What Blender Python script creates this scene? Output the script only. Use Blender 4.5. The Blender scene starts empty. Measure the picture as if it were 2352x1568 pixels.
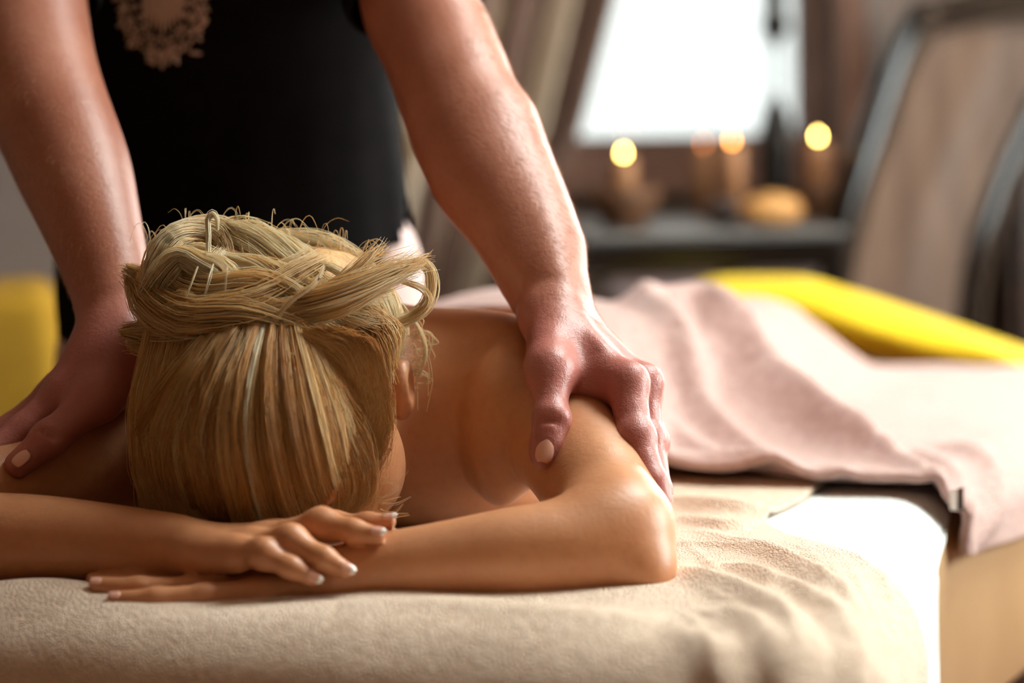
import bpy, bmesh, math, random
import numpy as np
from mathutils import Vector, Matrix

random.seed(7)
rng = np.random.default_rng(11)
sc = bpy.context.scene
COL = sc.collection

# ------------------------------------------------------------------ camera
FPX = 85.0 / 36.0 * 2352.0
PITCH = math.atan2(519.0, FPX)
ROLL = math.radians(1.0)
CAMZ = 1.082
_F = np.array([0, math.cos(PITCH), -math.sin(PITCH)])
_U = np.array([0, math.sin(PITCH), math.cos(PITCH)])
_X = np.array([1.0, 0, 0])
_XC = _X * math.cos(ROLL) - _U * math.sin(ROLL)
_UC = _U * math.cos(ROLL) + _X * math.sin(ROLL)


def P(px, py, Y):
    """place in the room, in metres, at distance Y from the photographer's position"""
    d = _F + _XC * ((px - 1176.0) / FPX) + _UC * ((784.0 - py) / FPX)
    p = d * (Y / d[1])
    return np.array([p[0], p[1], p[2] + CAMZ])


cam = bpy.data.cameras.new('camera')
cam.lens = 85.0
cam.sensor_width = 36.0
cam.sensor_fit = 'HORIZONTAL'
cam.clip_start = 0.05
cam.dof.use_dof = True
cam.dof.focus_distance = 1.925
cam.dof.aperture_fstop = 2.2
cam.dof.aperture_blades = 0
cam_o = bpy.data.objects.new('camera', cam)
COL.objects.link(cam_o)
cam_o.matrix_world = Matrix((
    (_XC[0], _UC[0], -_F[0], 0.0),
    (_XC[1], _UC[1], -_F[1], 0.0),
    (_XC[2], _UC[2], -_F[2], CAMZ),
    (0, 0, 0, 1)))
sc.camera = cam_o

# ------------------------------------------------------------------ world, light, exposure
world = bpy.data.worlds.new('daylight')
sc.world = world
world.use_nodes = True
_bg = world.node_tree.nodes['Background']
_bg.inputs['Color'].default_value = (0.93, 1.0, 0.965, 1)
_bg.inputs['Strength'].default_value = 32.0

sc.view_settings.view_transform = 'Standard'
sc.view_settings.look = 'None'
sc.view_settings.gamma = 1.0
sc.view_settings.use_curve_mapping = False
sc.view_settings.exposure = 0.0
sc.cycles.use_denoising = True
sc.cycles.use_adaptive_sampling = True
sc.cycles.adaptive_threshold = 0.12
sc.cycles.adaptive_min_samples = 16
sc.cycles.max_bounces = 6
sc.cycles.diffuse_bounces = 4
sc.cycles.glossy_bounces = 2
sc.cycles.transmission_bounces = 4
sc.cycles.transparent_max_bounces = 8
sc.cycles.sample_clamp_indirect = 6.0
sc.cycles.caustics_reflective = False
sc.cycles.caustics_refractive = False


def area_light(name, loc, target, sx, sy, power, color, portal=False):
    l = bpy.data.lights.new(name, 'AREA')
    l.shape = 'RECTANGLE'
    l.size, l.size_y = sx, sy
    l.energy = power
    l.color = color
    o = bpy.data.objects.new(name, l)
    COL.objects.link(o)
    o.location = loc
    o.rotation_euler = (Vector(target) - Vector(loc)).to_track_quat('-Z', 'Y').to_euler()
    if portal:
        l.cycles.is_portal = True
    return o


# ------------------------------------------------------------------ materials
def srgb(r, g, b):
    def f(c):
        c = c / 255.0
        return c / 12.92 if c <= 0.04045 else ((c + 0.055) / 1.055) ** 2.4
    return (f(r), f(g), f(b), 1.0)


def new_mat(name):
    m = bpy.data.materials.new(name)
    m.use_nodes = True
    nt = m.node_tree
    b = nt.nodes['Principled BSDF']
    return m, nt, b


def mat(name, c1, c2=None, rough=0.6, scale=20.0, bump=0.0, bscale=None, spec=0.5, stretch=None,
        sheen=0.0, detail=4.0, metallic=0.0, coat=0.0, sss=0.0, sssr=(1, .35, .2), sscale=0.01, bdist=0.002,
        lo=0.35, hi=0.65, trans=0.0):
    m, nt, b = new_mat(name)
    N, L = nt.nodes, nt.links
    tc = N.new('ShaderNodeTexCoord')
    src = tc.outputs['Object']
    if stretch:
        mp = N.new('ShaderNodeMapping')
        mp.inputs['Scale'].default_value = stretch
        L.new(src, mp.inputs['Vector'])
        src = mp.outputs['Vector']
    if c2 is not None:
        n = N.new('ShaderNodeTexNoise')
        n.inputs['Scale'].default_value = scale
        n.inputs['Detail'].default_value = detail
        L.new(src, n.inputs['Vector'])
        r = N.new('ShaderNodeValToRGB')
        r.color_ramp.elements[0].position = lo
        r.color_ramp.elements[1].position = hi
        r.color_ramp.elements[0].color = c1
        r.color_ramp.elements[1].color = c2
        L.new(n.outputs['Fac'], r.inputs['Fac'])
        L.new(r.outputs['Color'], b.inputs['Base Color'])
    else:
        b.inputs['Base Color'].default_value = c1
    b.inputs['Roughness'].default_value = rough
    b.inputs['Specular IOR Level'].default_value = spec
    b.inputs['Metallic'].default_value = metallic
    b.inputs['Coat Weight'].default_value = coat
    if sheen:
        b.inputs['Sheen Weight'].default_value = sheen
        b.inputs['Sheen Roughness'].default_value = 0.5
    if sss:
        b.inputs['Subsurface Weight'].default_value = sss
        b.inputs['Subsurface Radius'].default_value = sssr
        b.inputs['Subsurface Scale'].default_value = sscale
    if bump:
        n2 = N.new('ShaderNodeTexNoise')
        n2.inputs['Scale'].default_value = bscale or scale
        n2.inputs['Detail'].default_value = 3.0
        L.new(src, n2.inputs['Vector'])
        bp = N.new('ShaderNodeBump')
        bp.inputs['Strength'].default_value = bump
        bp.inputs['Distance'].default_value = bdist
        L.new(n2.outputs['Fac'], bp.inputs['Height'])
        L.new(bp.outputs['Normal'], b.inputs['Normal'])
    return m


def emit_mat(name, col, strength):
    m, nt, b = new_mat(name)
    b.inputs['Base Color'].default_value = col
    b.inputs['Emission Color'].default_value = col
    b.inputs['Emission Strength'].default_value = strength
    return m


def skin_mat(name, c1, c2, c3, rough, sss=0.12, coat=0.0, bump=0.22, flush=None):
    m, nt, b = new_mat(name)
    N, L = nt.nodes, nt.links
    tc = N.new('ShaderNodeTexCoord')
    n = N.new('ShaderNodeTexNoise'); n.inputs['Scale'].default_value = 16; n.inputs['Detail'].default_value = 3
    L.new(tc.outputs['Object'], n.inputs['Vector'])
    r = N.new('ShaderNodeValToRGB')
    r.color_ramp.elements[0].position = 0.3; r.color_ramp.elements[0].color = c1
    r.color_ramp.elements[1].position = 0.7; r.color_ramp.elements[1].color = c2
    L.new(n.outputs['Fac'], r.inputs['Fac'])
    n3 = N.new('ShaderNodeTexNoise'); n3.inputs['Scale'].default_value = 140; n3.inputs['Detail'].default_value = 4
    L.new(tc.outputs['Object'], n3.inputs['Vector'])
    mx = N.new('ShaderNodeMixRGB'); mx.inputs[2].default_value = c3
    mr = N.new('ShaderNodeMapRange')
    mr.inputs['From Min'].default_value = 0.5; mr.inputs['From Max'].default_value = 0.75
    mr.inputs['To Min'].default_value = 0.0; mr.inputs['To Max'].default_value = 0.3
    L.new(n3.outputs['Fac'], mr.inputs['Value'])
    L.new(mr.outputs['Result'], mx.inputs[0])
    L.new(r.outputs['Color'], mx.inputs[1])
    last = mx.outputs['Color']
    if flush is not None:
        # ruddier skin where the mesh carries the 'ruddy' attribute (hands)
        at = N.new('ShaderNodeAttribute'); at.attribute_name = 'ruddy'
        m2 = N.new('ShaderNodeMixRGB'); m2.inputs[2].default_value = flush
        L.new(at.outputs['Fac'], m2.inputs[0]); L.new(last, m2.inputs[1])
        last = m2.outputs['Color']
    L.new(last, b.inputs['Base Color'])
    b.inputs['Roughness'].default_value = rough
    b.inputs['Coat Weight'].default_value = coat
    b.inputs['Coat Roughness'].default_value = 0.25
    b.inputs['Subsurface Weight'].default_value = sss
    b.inputs['Subsurface Radius'].default_value = (1.0, 0.35, 0.18)
    b.inputs['Subsurface Scale'].default_value = 0.012
    v = N.new('ShaderNodeTexVoronoi'); v.inputs['Scale'].default_value = 900
    L.new(tc.outputs['Object'], v.inputs['Vector'])
    n2 = N.new('ShaderNodeTexNoise'); n2.inputs['Scale'].default_value = 260; n2.inputs['Detail'].default_value = 4
    L.new(tc.outputs['Object'], n2.inputs['Vector'])
    ad = N.new('ShaderNodeMath'); ad.operation = 'MULTIPLY_ADD'; ad.inputs[1].default_value = 0.35
    L.new(v.outputs['Distance'], ad.inputs[0]); L.new(n2.outputs['Fac'], ad.inputs[2])
    bp = N.new('ShaderNodeBump'); bp.inputs['Strength'].default_value = bump; bp.inputs['Distance'].default_value = 0.0012
    L.new(ad.outputs[0], bp.inputs['Height'])
    L.new(bp.outputs['Normal'], b.inputs['Normal'])
    return m


def terry_mat(name, c1, c2, scale=520.0, strength=0.9):
    """looped towelling: fine voronoi loops and soft blotches"""
    m, nt, b = new_mat(name)
    N, L = nt.nodes, nt.links
    tc = N.new('ShaderNodeTexCoord')
    v = N.new('ShaderNodeTexVoronoi'); v.inputs['Scale'].default_value = scale
    L.new(tc.outputs['Object'], v.inputs['Vector'])
    n = N.new('ShaderNodeTexNoise'); n.inputs['Scale'].default_value = 90; n.inputs['Detail'].default_value = 5
    L.new(tc.outputs['Object'], n.inputs['Vector'])
    ad = N.new('ShaderNodeMath'); ad.operation = 'MULTIPLY_ADD'; ad.inputs[1].default_value = -0.8
    L.new(v.outputs['Distance'], ad.inputs[0]); L.new(n.outputs['Fac'], ad.inputs[2])
    bp = N.new('ShaderNodeBump'); bp.inputs['Strength'].default_value = strength; bp.inputs['Distance'].default_value = 0.003
    L.new(ad.outputs[0], bp.inputs['Height'])
    L.new(bp.outputs['Normal'], b.inputs['Normal'])
    r = N.new('ShaderNodeValToRGB')
    r.color_ramp.elements[0].position = 0.3; r.color_ramp.elements[0].color = c1
    r.color_ramp.elements[1].position = 0.65; r.color_ramp.elements[1].color = c2
    L.new(n.outputs['Fac'], r.inputs['Fac'])
    L.new(r.outputs['Color'], b.inputs['Base Color'])
    b.inputs['Roughness'].default_value = 0.95
    b.inputs['Specular IOR Level'].default_value = 0.1
    b.inputs['Sheen Weight'].default_value = 0.35
    b.inputs['Sheen Roughness'].default_value = 0.5
    return m


def hair_mat(name):
    """per-strand tint kept in a colour attribute, glossy along the strand"""
    m, nt, b = new_mat(name)
    N, L = nt.nodes, nt.links
    a = N.new('ShaderNodeAttribute'); a.attribute_name = 'tint'
    r = N.new('ShaderNodeValToRGB')
    cr = r.color_ramp
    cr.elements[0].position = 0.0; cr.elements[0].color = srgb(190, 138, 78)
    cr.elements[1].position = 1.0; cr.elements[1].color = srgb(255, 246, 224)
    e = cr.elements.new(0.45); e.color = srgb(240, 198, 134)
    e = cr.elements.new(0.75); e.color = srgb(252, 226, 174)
    L.new(a.outputs['Fac'], r.inputs['Fac'])
    L.new(r.outputs['Color'], b.inputs['Base Color'])
    b.inputs['Roughness'].default_value = 0.42
    b.inputs['Specular IOR Level'].default_value = 0.55
    t = N.new('ShaderNodeBsdfTranslucent')
    L.new(r.outputs['Color'], t.inputs['Color'])
    x = N.new('ShaderNodeMixShader'); x.inputs[0].default_value = 0.48
    out = N['Material Output']
    L.new(b.outputs[0], x.inputs[1]); L.new(t.outputs[0], x.inputs[2]); L.new(x.outputs[0], out.inputs[0])
    return m


M = {}
M['skin_w'] = skin_mat('skin_tanned', srgb(188, 128, 88), srgb(202, 142, 100), srgb(176, 108, 76), 0.42, 0.10)
M['skin_m'] = skin_mat('skin_reddish', srgb(164, 102, 80), srgb(180, 120, 98), srgb(152, 82, 68), 0.40, 0.10, 0.0, 0.36, srgb(172, 102, 96))
M['hair'] = hair_mat('blond_hair')
M['hair_base'] = mat('blond_hair_underlayer', srgb(170, 126, 78), srgb(212, 170, 116), 0.6, 60, 0.6, 200, stretch=(1, 1, .2))
M['arm_hair'] = mat('arm_hair', srgb(214, 172, 130), rough=0.4)
M['nail'] = mat('nail', srgb(226, 172, 152), rough=0.22, coat=0.4)
M['nail_tip'] = mat('nail_tip_white', srgb(250, 244, 238), rough=0.2, coat=0.5)
M['beige_terry'] = terry_mat('beige_terry', srgb(222, 194, 168), srgb(238, 214, 190))
M['pink_terry'] = terry_mat('pink_terry', srgb(178, 144, 136), srgb(196, 164, 156), 420.0, 0.7)
M['sheet'] = mat('white_sheet', srgb(214, 216, 212), srgb(224, 226, 222), 0.8, 30, 0.15, 300)
M['upholstery'] = mat('beige_upholstery', srgb(158, 124, 84), srgb(172, 138, 98), 0.5, 6, 0.1, 120, lo=.3, hi=.7)
M['dark_wood'] = mat('dark_wood', srgb(38, 24, 18), srgb(58, 36, 26), 0.35, 8, 0.1, 40, stretch=(1, 1, 8))
M['lacquer_sheen'] = mat('lacquer_sheen', srgb(80, 76, 74), srgb(94, 90, 87), 0.38, 6, 0.0, spec=0.6)  # black lacquer greyed in its colour for the window light it mirrors
M['tunic'] = mat('black_cotton', srgb(9, 8, 9), srgb(14, 12, 13), 0.9, 40, 0.25, 900, sheen=0.0, spec=.1, bdist=.001)
M['embroidery'] = mat('grey_embroidery', srgb(186, 168, 162), srgb(206, 190, 182), 0.8, 300, 0.6, 700)
M['trousers'] = mat('pale_trousers', srgb(196, 170, 166), srgb(210, 186, 180), 0.85, 20, 0.2, 500)
M['wall'] = mat('wall_greybrown', srgb(112, 99, 92), srgb(120, 106, 98), 0.9, 4, 0.1, 90)
M['wall_warm'] = mat('wall_warm', srgb(156, 128, 106), srgb(164, 136, 112), 0.9, 3, 0.1, 90)
M['ceiling'] = mat('ceiling_white', srgb(196, 176, 152), rough=0.9)
M['floor'] = mat('wood_floor', srgb(96, 58, 36), srgb(132, 84, 52), 0.4, 6, 0.1, 30, stretch=(8, 1, 1))
M['window_frame'] = mat('brown_window_frame', srgb(104, 76, 64), srgb(116, 86, 72), 0.7, 12, 0.1, 80, spec=.2)
M['curtain'] = mat('brown_curtain', srgb(112, 88, 78), srgb(122, 96, 84), 0.85, 30, 0.2, 400)
M['curtain_lit'] = mat('lit_curtain_folds', srgb(186, 168, 146), srgb(196, 178, 156), 0.85, 30, 0.2, 400)  # paler copy of the curtain, paints light on the folds
M['chair_leather'] = mat('taupe_leather', srgb(82, 65, 55), srgb(104, 84, 71), 0.55, 7, 0.2, 200, stretch=(3, 3, .6), spec=.3)
M['chair_wood'] = mat('black_chair_wood', srgb(12, 8, 7), srgb(20, 14, 11), 0.16, 8, 0.0, 40, spec=0.35)
M['yellow'] = mat('yellow_fleece', srgb(222, 184, 10), srgb(232, 198, 26), 0.9, 12, 0.4, 300, sheen=0.05)
M['mauve_paint'] = mat('mauve_grey_paint', srgb(160, 142, 146), srgb(170, 152, 154), 0.7, 6, 0.1, 60)
M['shaded'] = mat('shaded_yellow_cover', srgb(150, 112, 8), srgb(164, 124, 14), 0.9, 14, 0.3, 250)  # yellow cover, darkened in its colour for the dim left side
M['tag'] = mat('white_tag', srgb(232, 224, 218), rough=.7)
M['eye'] = mat('eye_white', srgb(232, 226, 220), rough=.2)
M['iron'] = mat('black_iron', srgb(20, 16, 15), srgb(30, 25, 22), 0.45, 30, 0.3, 150, metallic=0.6)
M['stone'] = mat('amber_stone', srgb(176, 120, 62), srgb(214, 160, 92), 0.5, 26, 0.3, 60)
M['wicker'] = mat('dark_wicker', srgb(70, 44, 26), srgb(110, 70, 38), 0.7, 90, 0.6, 90)
M['wax'] = mat('candle_wax', srgb(150, 104, 70), srgb(166, 118, 80), 0.5, 12, sss=0.3, sssr=(1, .7, .4), sscale=.02)
M['flame'] = emit_mat('flame', (1.0, 0.66, 0.16, 1), 60.0)
M['flame_orange'] = emit_mat('flame_orange', (1.0, 0.36, 0.06, 1), 26.0)
M['flame_dim'] = emit_mat('flame_dim', (1.0, 0.30, 0.08, 1), 6.0)
M['wick'] = mat('wick', srgb(30, 24, 20), rough=0.9)
M['shoe'] = mat('shoe', srgb(40, 38, 38), srgb(52, 50, 50), 0.6, 20)


def glass_mat(col=(1, 1, 1, 1)):
    m = bpy.data.materials.new('window_glass')
    m.use_nodes = True
    nt = m.node_tree
    nt.nodes.clear()
    o = nt.nodes.new('ShaderNodeOutputMaterial')
    t = nt.nodes.new('ShaderNodeBsdfTransparent'); t.inputs['Color'].default_value = col
    g = nt.nodes.new('ShaderNodeBsdfGlossy'); g.inputs['Roughness'].default_value = 0.02
    x = nt.nodes.new('ShaderNodeMixShader'); x.inputs[0].default_value = 0.05
    nt.links.new(t.outputs[0], x.inputs[1]); nt.links.new(g.outputs[0], x.inputs[2])
    nt.links.new(x.outputs[0], o.inputs[0])
    return m


M['glass'] = glass_mat()
M['dimming_glass'] = glass_mat((.215, .215, .215, 1))  # clear grey pane, added to cut the brightness of the sky behind it


# ------------------------------------------------------------------ object helpers
def link_mesh(name, verts, faces, material, parent=None, smooth=True):
    me = bpy.data.meshes.new(name)
    verts = np.asarray(verts, dtype=np.float32)
    if isinstance(faces, np.ndarray):
        k = faces.shape[1]
        nf = len(faces)
        me.vertices.add(len(verts)); me.vertices.foreach_set('co', verts.ravel())
        me.loops.add(nf * k); me.loops.foreach_set('vertex_index', faces.astype(np.int32).ravel())
        me.polygons.add(nf)
        me.polygons.foreach_set('loop_start', np.arange(0, nf * k, k, dtype=np.int32))
        me.update(calc_edges=True)
        me.validate()
    else:
        me.from_pydata([tuple(map(float, v)) for v in verts], [], [tuple(f) for f in faces])
        me.update()
    if smooth:
        me.polygons.foreach_set('use_smooth', np.ones(len(me.polygons), dtype=bool))
    if material is not None:
        me.materials.append(material)
    o = bpy.data.objects.new(name, me)
    COL.objects.link(o)
    if parent is not None:
        o.parent = parent
        o.matrix_parent_inverse = parent.matrix_world.inverted()
    return o


def empty(name, loc):
    o = bpy.data.objects.new(name, None)
    COL.objects.link(o)
    o.location = tuple(float(c) for c in loc)
    o.matrix_world = Matrix.Translation(o.location)
    o.empty_display_size = 0.1
    return o


def tag(o, label=None, cat=None, group=None, kind=None):
    if label: o['label'] = label
    if cat: o['category'] = cat
    if group: o['group'] = group
    if kind: o['kind'] = kind
    return o


def box_bm(bm, c, s, rot=0.0, bevel=0.0, segs=2):
    r = bmesh.ops.create_cube(bm, size=1.0)
    vs = r['verts']
    m = Matrix.Translation(Vector(c)) @ Matrix.Rotation(rot, 4, 'Z') @ Matrix.Diagonal((s[0], s[1], s[2], 1))
    bmesh.ops.transform(bm, matrix=m, verts=vs)
    if bevel:
        es = list({e for v in vs for e in v.link_edges})
        bmesh.ops.bevel(bm, geom=es, offset=bevel, segments=segs, affect='EDGES', profile=0.5)


def bm_obj(name, bm, material, parent=None, smooth=False):
    me = bpy.data.meshes.new(name)
    bm.normal_update()
    bm.to_mesh(me); bm.free()
    if smooth:
        me.polygons.foreach_set('use_smooth', np.ones(len(me.polygons), dtype=bool))
    me.materials.append(material)
    o = bpy.data.objects.new(name, me)
    COL.objects.link(o)
    if parent is not None:
        o.parent = parent
        o.matrix_parent_inverse = parent.matrix_world.inverted()
    return o


def box(name, c, s, material, parent=None, rot=0.0, bevel=0.004):
    bm = bmesh.new()
    box_bm(bm, c, s, rot, bevel)
    return bm_obj(name, bm, material, parent)


def lathe(name, profile, c, material, parent=None, n=24, smooth=True):
    """profile: (radius, height) from the base upwards"""
    vs, fs = [], []
    for r, z in profile:
        for i in range(n):
            a = 2 * math.pi * i / n
            vs.append((c[0] + r * math.cos(a), c[1] + r * math.sin(a), c[2] + z))
    for j in range(len(profile) - 1):
        for i in range(n):
            k = (i + 1) % n
            fs.append((j * n + i, j * n + k, (j + 1) * n + k, (j + 1) * n + i))
    fs.append(tuple(reversed(range(n))))
    fs.append(tuple(range((len(profile) - 1) * n, len(profile) * n)))
    return link_mesh(name, vs, fs, material, parent, smooth)


def catmull(pts, n):
    """pts (k,d) -> n points on a Catmull-Rom spline"""
    pts = np.asarray(pts, dtype=float)
    k = len(pts)
    if k == 2:
        t = np.linspace(0, 1, n)[:, None]
        return pts[0] * (1 - t) + pts[1] * t
    ext = np.vstack([2 * pts[0] - pts[1], pts, 2 * pts[-1] - pts[-2]])
    t = np.linspace(0, k - 1 - 1e-9, n)
    i = np.floor(t).astype(int)
    f = (t - i)[:, None]
    p0, p1, p2, p3 = ext[i], ext[i + 1], ext[i + 2], ext[i + 3]
    return 0.5 * ((2 * p1) + (-p0 + p2) * f + (2 * p0 - 5 * p1 + 4 * p2 - p3) * f ** 2 + (-p0 + 3 * p1 - 3 * p2 + p3) * f ** 3)


def unit(v):
    v = np.asarray(v, dtype=float)
    return v / (np.linalg.norm(v) + 1e-12)


def grid_faces(nu, nv):
    i = np.arange(nu - 1)[:, None]; j = np.arange(nv - 1)[None, :]
    a = i * nv + j
    return np.stack([a, a + nv, a + nv + 1, a + 1], -1).reshape(-1, 4)


def loft(rings, closed_caps=True):
    """rings: list of (n,3)"""
    n = len(rings[0])
    V = np.vstack(rings)
    fs = []
    for j in range(len(rings) - 1):
        for i in range(n):
            k = (i + 1) % n
            fs.append((j * n + i, j * n + k, (j + 1) * n + k, (j + 1) * n + i))
    if closed_caps:
        fs.append(tuple(reversed(range(n))))
        fs.append(tuple(range((len(rings) - 1) * n, len(rings) * n)))
    return V, fs


# ------------------------------------------------------------------ implicit surfaces for bodies
class Cone:
    def __init__(s, a, b, ra, rb, k=0.02, axis=None, f=1.0):
        s.a, s.b, s.ra, s.rb, s.k = np.asarray(a, float), np.asarray(b, float), ra, rb, k
        s.axis = None if axis is None else unit(axis)
        s.f = f
        s.c = (s.a + s.b) / 2
        s.R = np.linalg.norm(s.b - s.a) / 2 + max(ra, rb) * max(1, f)

    def sc(s, v):
        if s.axis is None: return v
        return v + (v @ s.axis)[..., None] * s.axis * (1 / s.f - 1)

    def __call__(s, p):
        q = s.sc(p - s.a); ba = s.sc((s.b - s.a)[None])[0]
        t = np.clip(q @ ba / (ba @ ba + 1e-12), 0, 1)
        d = np.linalg.norm(q - t[:, None] * ba, axis=1) - (s.ra + (s.rb - s.ra) * t)
        if s.axis is not None: d = d * min(1.0, s.f)
        return d


class Ell:
    def __init__(s, c, r, k=0.02, axes=None):
        s.c = np.asarray(c, float); s.r = np.asarray(r, float); s.k = k
        s.A = np.eye(3) if axes is None else np.asarray(axes, float)
        s.R = float(max(r))

    def __call__(s, p):
        q = (p - s.c) @ s.A.T
        k0 = np.linalg.norm(q / s.r, axis=1)
        k1 = np.linalg.norm(q / (s.r ** 2), axis=1)
        return k0 * (k0 - 1.0) / (k1 + 1e-9)


class Cut:
    """smooth subtraction of a primitive"""
    def __init__(s, prim, k=0.004):
        s.p = prim; s.k = k; s.c = prim.c; s.R = prim.R


def smin(a, b, k):
    h = np.maximum(k - np.abs(a - b), 0.0) / k
    return np.minimum(a, b) - h * h * k * 0.25


def seq(d, prims, p):
    for q in prims:
        if isinstance(q, Cut):
            d = -smin(-d, q.p(p), q.k)
        else:
            d = smin(d, q(p), q.k)
    return d


def near(prims, cen, rad):
    return [q for q in prims if (q.c[0] - cen[0]) ** 2 + (q.c[1] - cen[1]) ** 2 + (q.c[2] - cen[2]) ** 2 < (q.R + rad + max(q.k, .02) + .012) ** 2]


def chain(pts, radii, k=0.012, axis=None, f=1.0):
    return [Cone(pts[i], pts[i + 1], radii[i], radii[i + 1], k if i == 0 else 0.006, axis, f) for i in range(len(pts) - 1)]


def tube(pts, radii, n, k=0.02, axis=None, f=1.0):
    """limb: smooth centre line with a smooth radius"""
    pr = np.hstack([np.asarray(pts, float), np.asarray(radii, float)[:, None]])
    s = catmull(pr, n)
    return [Cone(s[i, :3], s[i + 1, :3], s[i, 3], s[i + 1, 3], k if i == 0 else 0.012, axis, f) for i in range(n - 1)]


class Body:
    """branches share the trunk; each branch has a base list and fingers that only melt into that base"""
    def __init__(s, trunk, branches):
        s.trunk, s.branches = trunk, branches

    def local(s, cen, rad):
        t = near(s.trunk, cen, rad)
        br = []
        for base, fingers in s.branches:
            b = near(base, cen, rad)
            fs = [(g, k) for g, k in ((near(f, cen, rad), k) for f, k in fingers) if g]
            if b or fs:
                br.append((b, fs))
        return Body(t, br) if (t or br) else None

    def ev(s, p):
        far = np.full(len(p), 0.5)
        t = seq(far, s.trunk, p)
        out = t
        for base, fingers in s.branches:
            b = seq(t, base, p)
            out = np.minimum(out, b)
            for fg, k in fingers:
                out = np.minimum(out, smin(b, seq(far, fg, p), k))
        return out


def axis_coords(segments):
    """[(lo, hi, step), ...] -> coordinates"""
    out = []
    for lo, hi, st in segments:
        n = max(1, int(round((hi - lo) / st)))
        out.append(np.linspace(lo, hi, n, endpoint=False))
    out.append([segments[-1][1]])
    return np.concatenate(out)


def surface(field, xs, ys, zs, B=8, SB=40):
    """naive surface nets on a rectilinear grid, evaluated only near the surface"""
    nx, ny, nz = len(xs), len(ys), len(zs)
    D = np.full((nx, ny, nz), 1.0, dtype=np.float32)

    def cr(X, Y, Z):
        return (np.array([(X[0] + X[-1]) / 2, (Y[0] + Y[-1]) / 2, (Z[0] + Z[-1]) / 2]),
                0.5 * math.sqrt((X[-1] - X[0]) ** 2 + (Y[-1] - Y[0]) ** 2 + (Z[-1] - Z[0]) ** 2))
    for I in range(0, nx, SB):
        for J in range(0, ny, SB):
            for Kk in range(0, nz, SB):
                c0, r0 = cr(xs[I:I + SB], ys[J:J + SB], zs[Kk:Kk + SB])
                sup = field.local(c0, r0)
                if sup is None:
                    continue
                for i0 in range(I, min(I + SB, nx), B):
                    X = xs[i0:i0 + B]
                    for j0 in range(J, min(J + SB, ny), B):
                        Yv = ys[j0:j0 + B]
                        for k0 in range(Kk, min(Kk + SB, nz), B):
                            Z = zs[k0:k0 + B]
                            cen, rad = cr(X, Yv, Z)
                            fb = sup.local(cen, rad)
                            if fb is None:
                                continue
                            dc = fb.ev(cen[None])[0]
                            if abs(dc) > rad * 1.5 + 0.006:
                                D[i0:i0 + B, j0:j0 + B, k0:k0 + B] = dc
                                continue
                            g = np.stack(np.meshgrid(X, Yv, Z, indexing='ij'), -1).reshape(-1, 3)
                            D[i0:i0 + B, j0:j0 + B, k0:k0 + B] = fb.ev(g).reshape(len(X), len(Yv), len(Z))
    S = D < 0
    c = np.zeros((nx - 1, ny - 1, nz - 1), dtype=np.uint8)
    for a in (0, 1):
        for b in (0, 1):
            for e in (0, 1):
                c += S[a:nx - 1 + a, b:ny - 1 + b, e:nz - 1 + e]
    act = (c > 0) & (c < 8)
    ci, cj, ck = np.nonzero(act)
    idx = np.full(act.shape, -1, dtype=np.int32)
    idx[ci, cj, ck] = np.arange(len(ci))
    acc = np.zeros((len(ci), 3)); cnt = np.zeros(len(ci))
    corners = [(a, b, e) for a in (0, 1) for b in (0, 1) for e in (0, 1)]
    for p in corners:
        for ax in range(3):
            if p[ax] == 1: continue
            q = list(p); q[ax] = 1
            d0 = D[ci + p[0], cj + p[1], ck + p[2]]; d1 = D[ci + q[0], cj + q[1], ck + q[2]]
            m = (d0 < 0) != (d1 < 0)
            t = np.where(m, d0 / np.where(m, d0 - d1, 1), 0)
            p0 = np.stack([xs[ci + p[0]], ys[cj + p[1]], zs[ck + p[2]]], -1)
            p1 = np.stack([xs[ci + q[0]], ys[cj + q[1]], zs[ck + q[2]]], -1)
            acc += np.where(m[:, None], p0 + (p1 - p0) * t[:, None], 0)
            cnt += m
    V = acc / cnt[:, None]
    faces = []
    for ax in range(3):
        s0 = S[tuple(slice(0, -1) if a == ax else slice(1, -1) for a in range(3))]
        s1 = S[tuple(slice(1, None) if a == ax else slice(1, -1) for a in range(3))]
        ei, ej, ek = np.nonzero(s0 != s1)
        inside = s0[ei, ej, ek]
        pos = [ei, ej, ek]
        for a in range(3):
            if a != ax: pos[a] = pos[a] + 1
        u, w = (ax + 1) % 3, (ax + 2) % 3
        def cell(du, dw):
            q = [pos[0].copy(), pos[1].copy(), pos[2].copy()]
            q[u] = q[u] - du; q[w] = q[w] - dw
            return idx[q[0], q[1], q[2]]
        f = np.stack([cell(1, 1), cell(0, 1), cell(0, 0), cell(1, 0)], -1)
        f[~inside] = f[~inside][:, ::-1]
        faces.append(f)
    Fq = np.vstack(faces)
    Fq = Fq[(Fq >= 0).all(1)]
    # light relaxation
    e = np.vstack([Fq[:, [0, 1]], Fq[:, [1, 2]], Fq[:, [2, 3]], Fq[:, [3, 0]]])
    for lam in (0.5, -0.52, 0.5, -0.52):
        s = np.zeros_like(V); n = np.zeros(len(V))
        for a in range(3):
            s[:, a] = np.bincount(e[:, 0], V[e[:, 1], a], len(V)) + np.bincount(e[:, 1], V[e[:, 0], a], len(V))
        n = np.bincount(e[:, 0], minlength=len(V)) + np.bincount(e[:, 1], minlength=len(V))
        V = V + lam * (s / np.maximum(n, 1)[:, None] - V)
    return V, Fq


def vert_normals(V, Fq):
    n = np.cross(V[Fq[:, 2]] - V[Fq[:, 0]], V[Fq[:, 3]] - V[Fq[:, 1]])
    out = np.zeros_like(V)
    for c in range(4):
        for a in range(3):
            out[:, a] += np.bincount(Fq[:, c], n[:, a], len(V))
    return out / (np.linalg.norm(out, axis=1)[:, None] + 1e-12)


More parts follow.
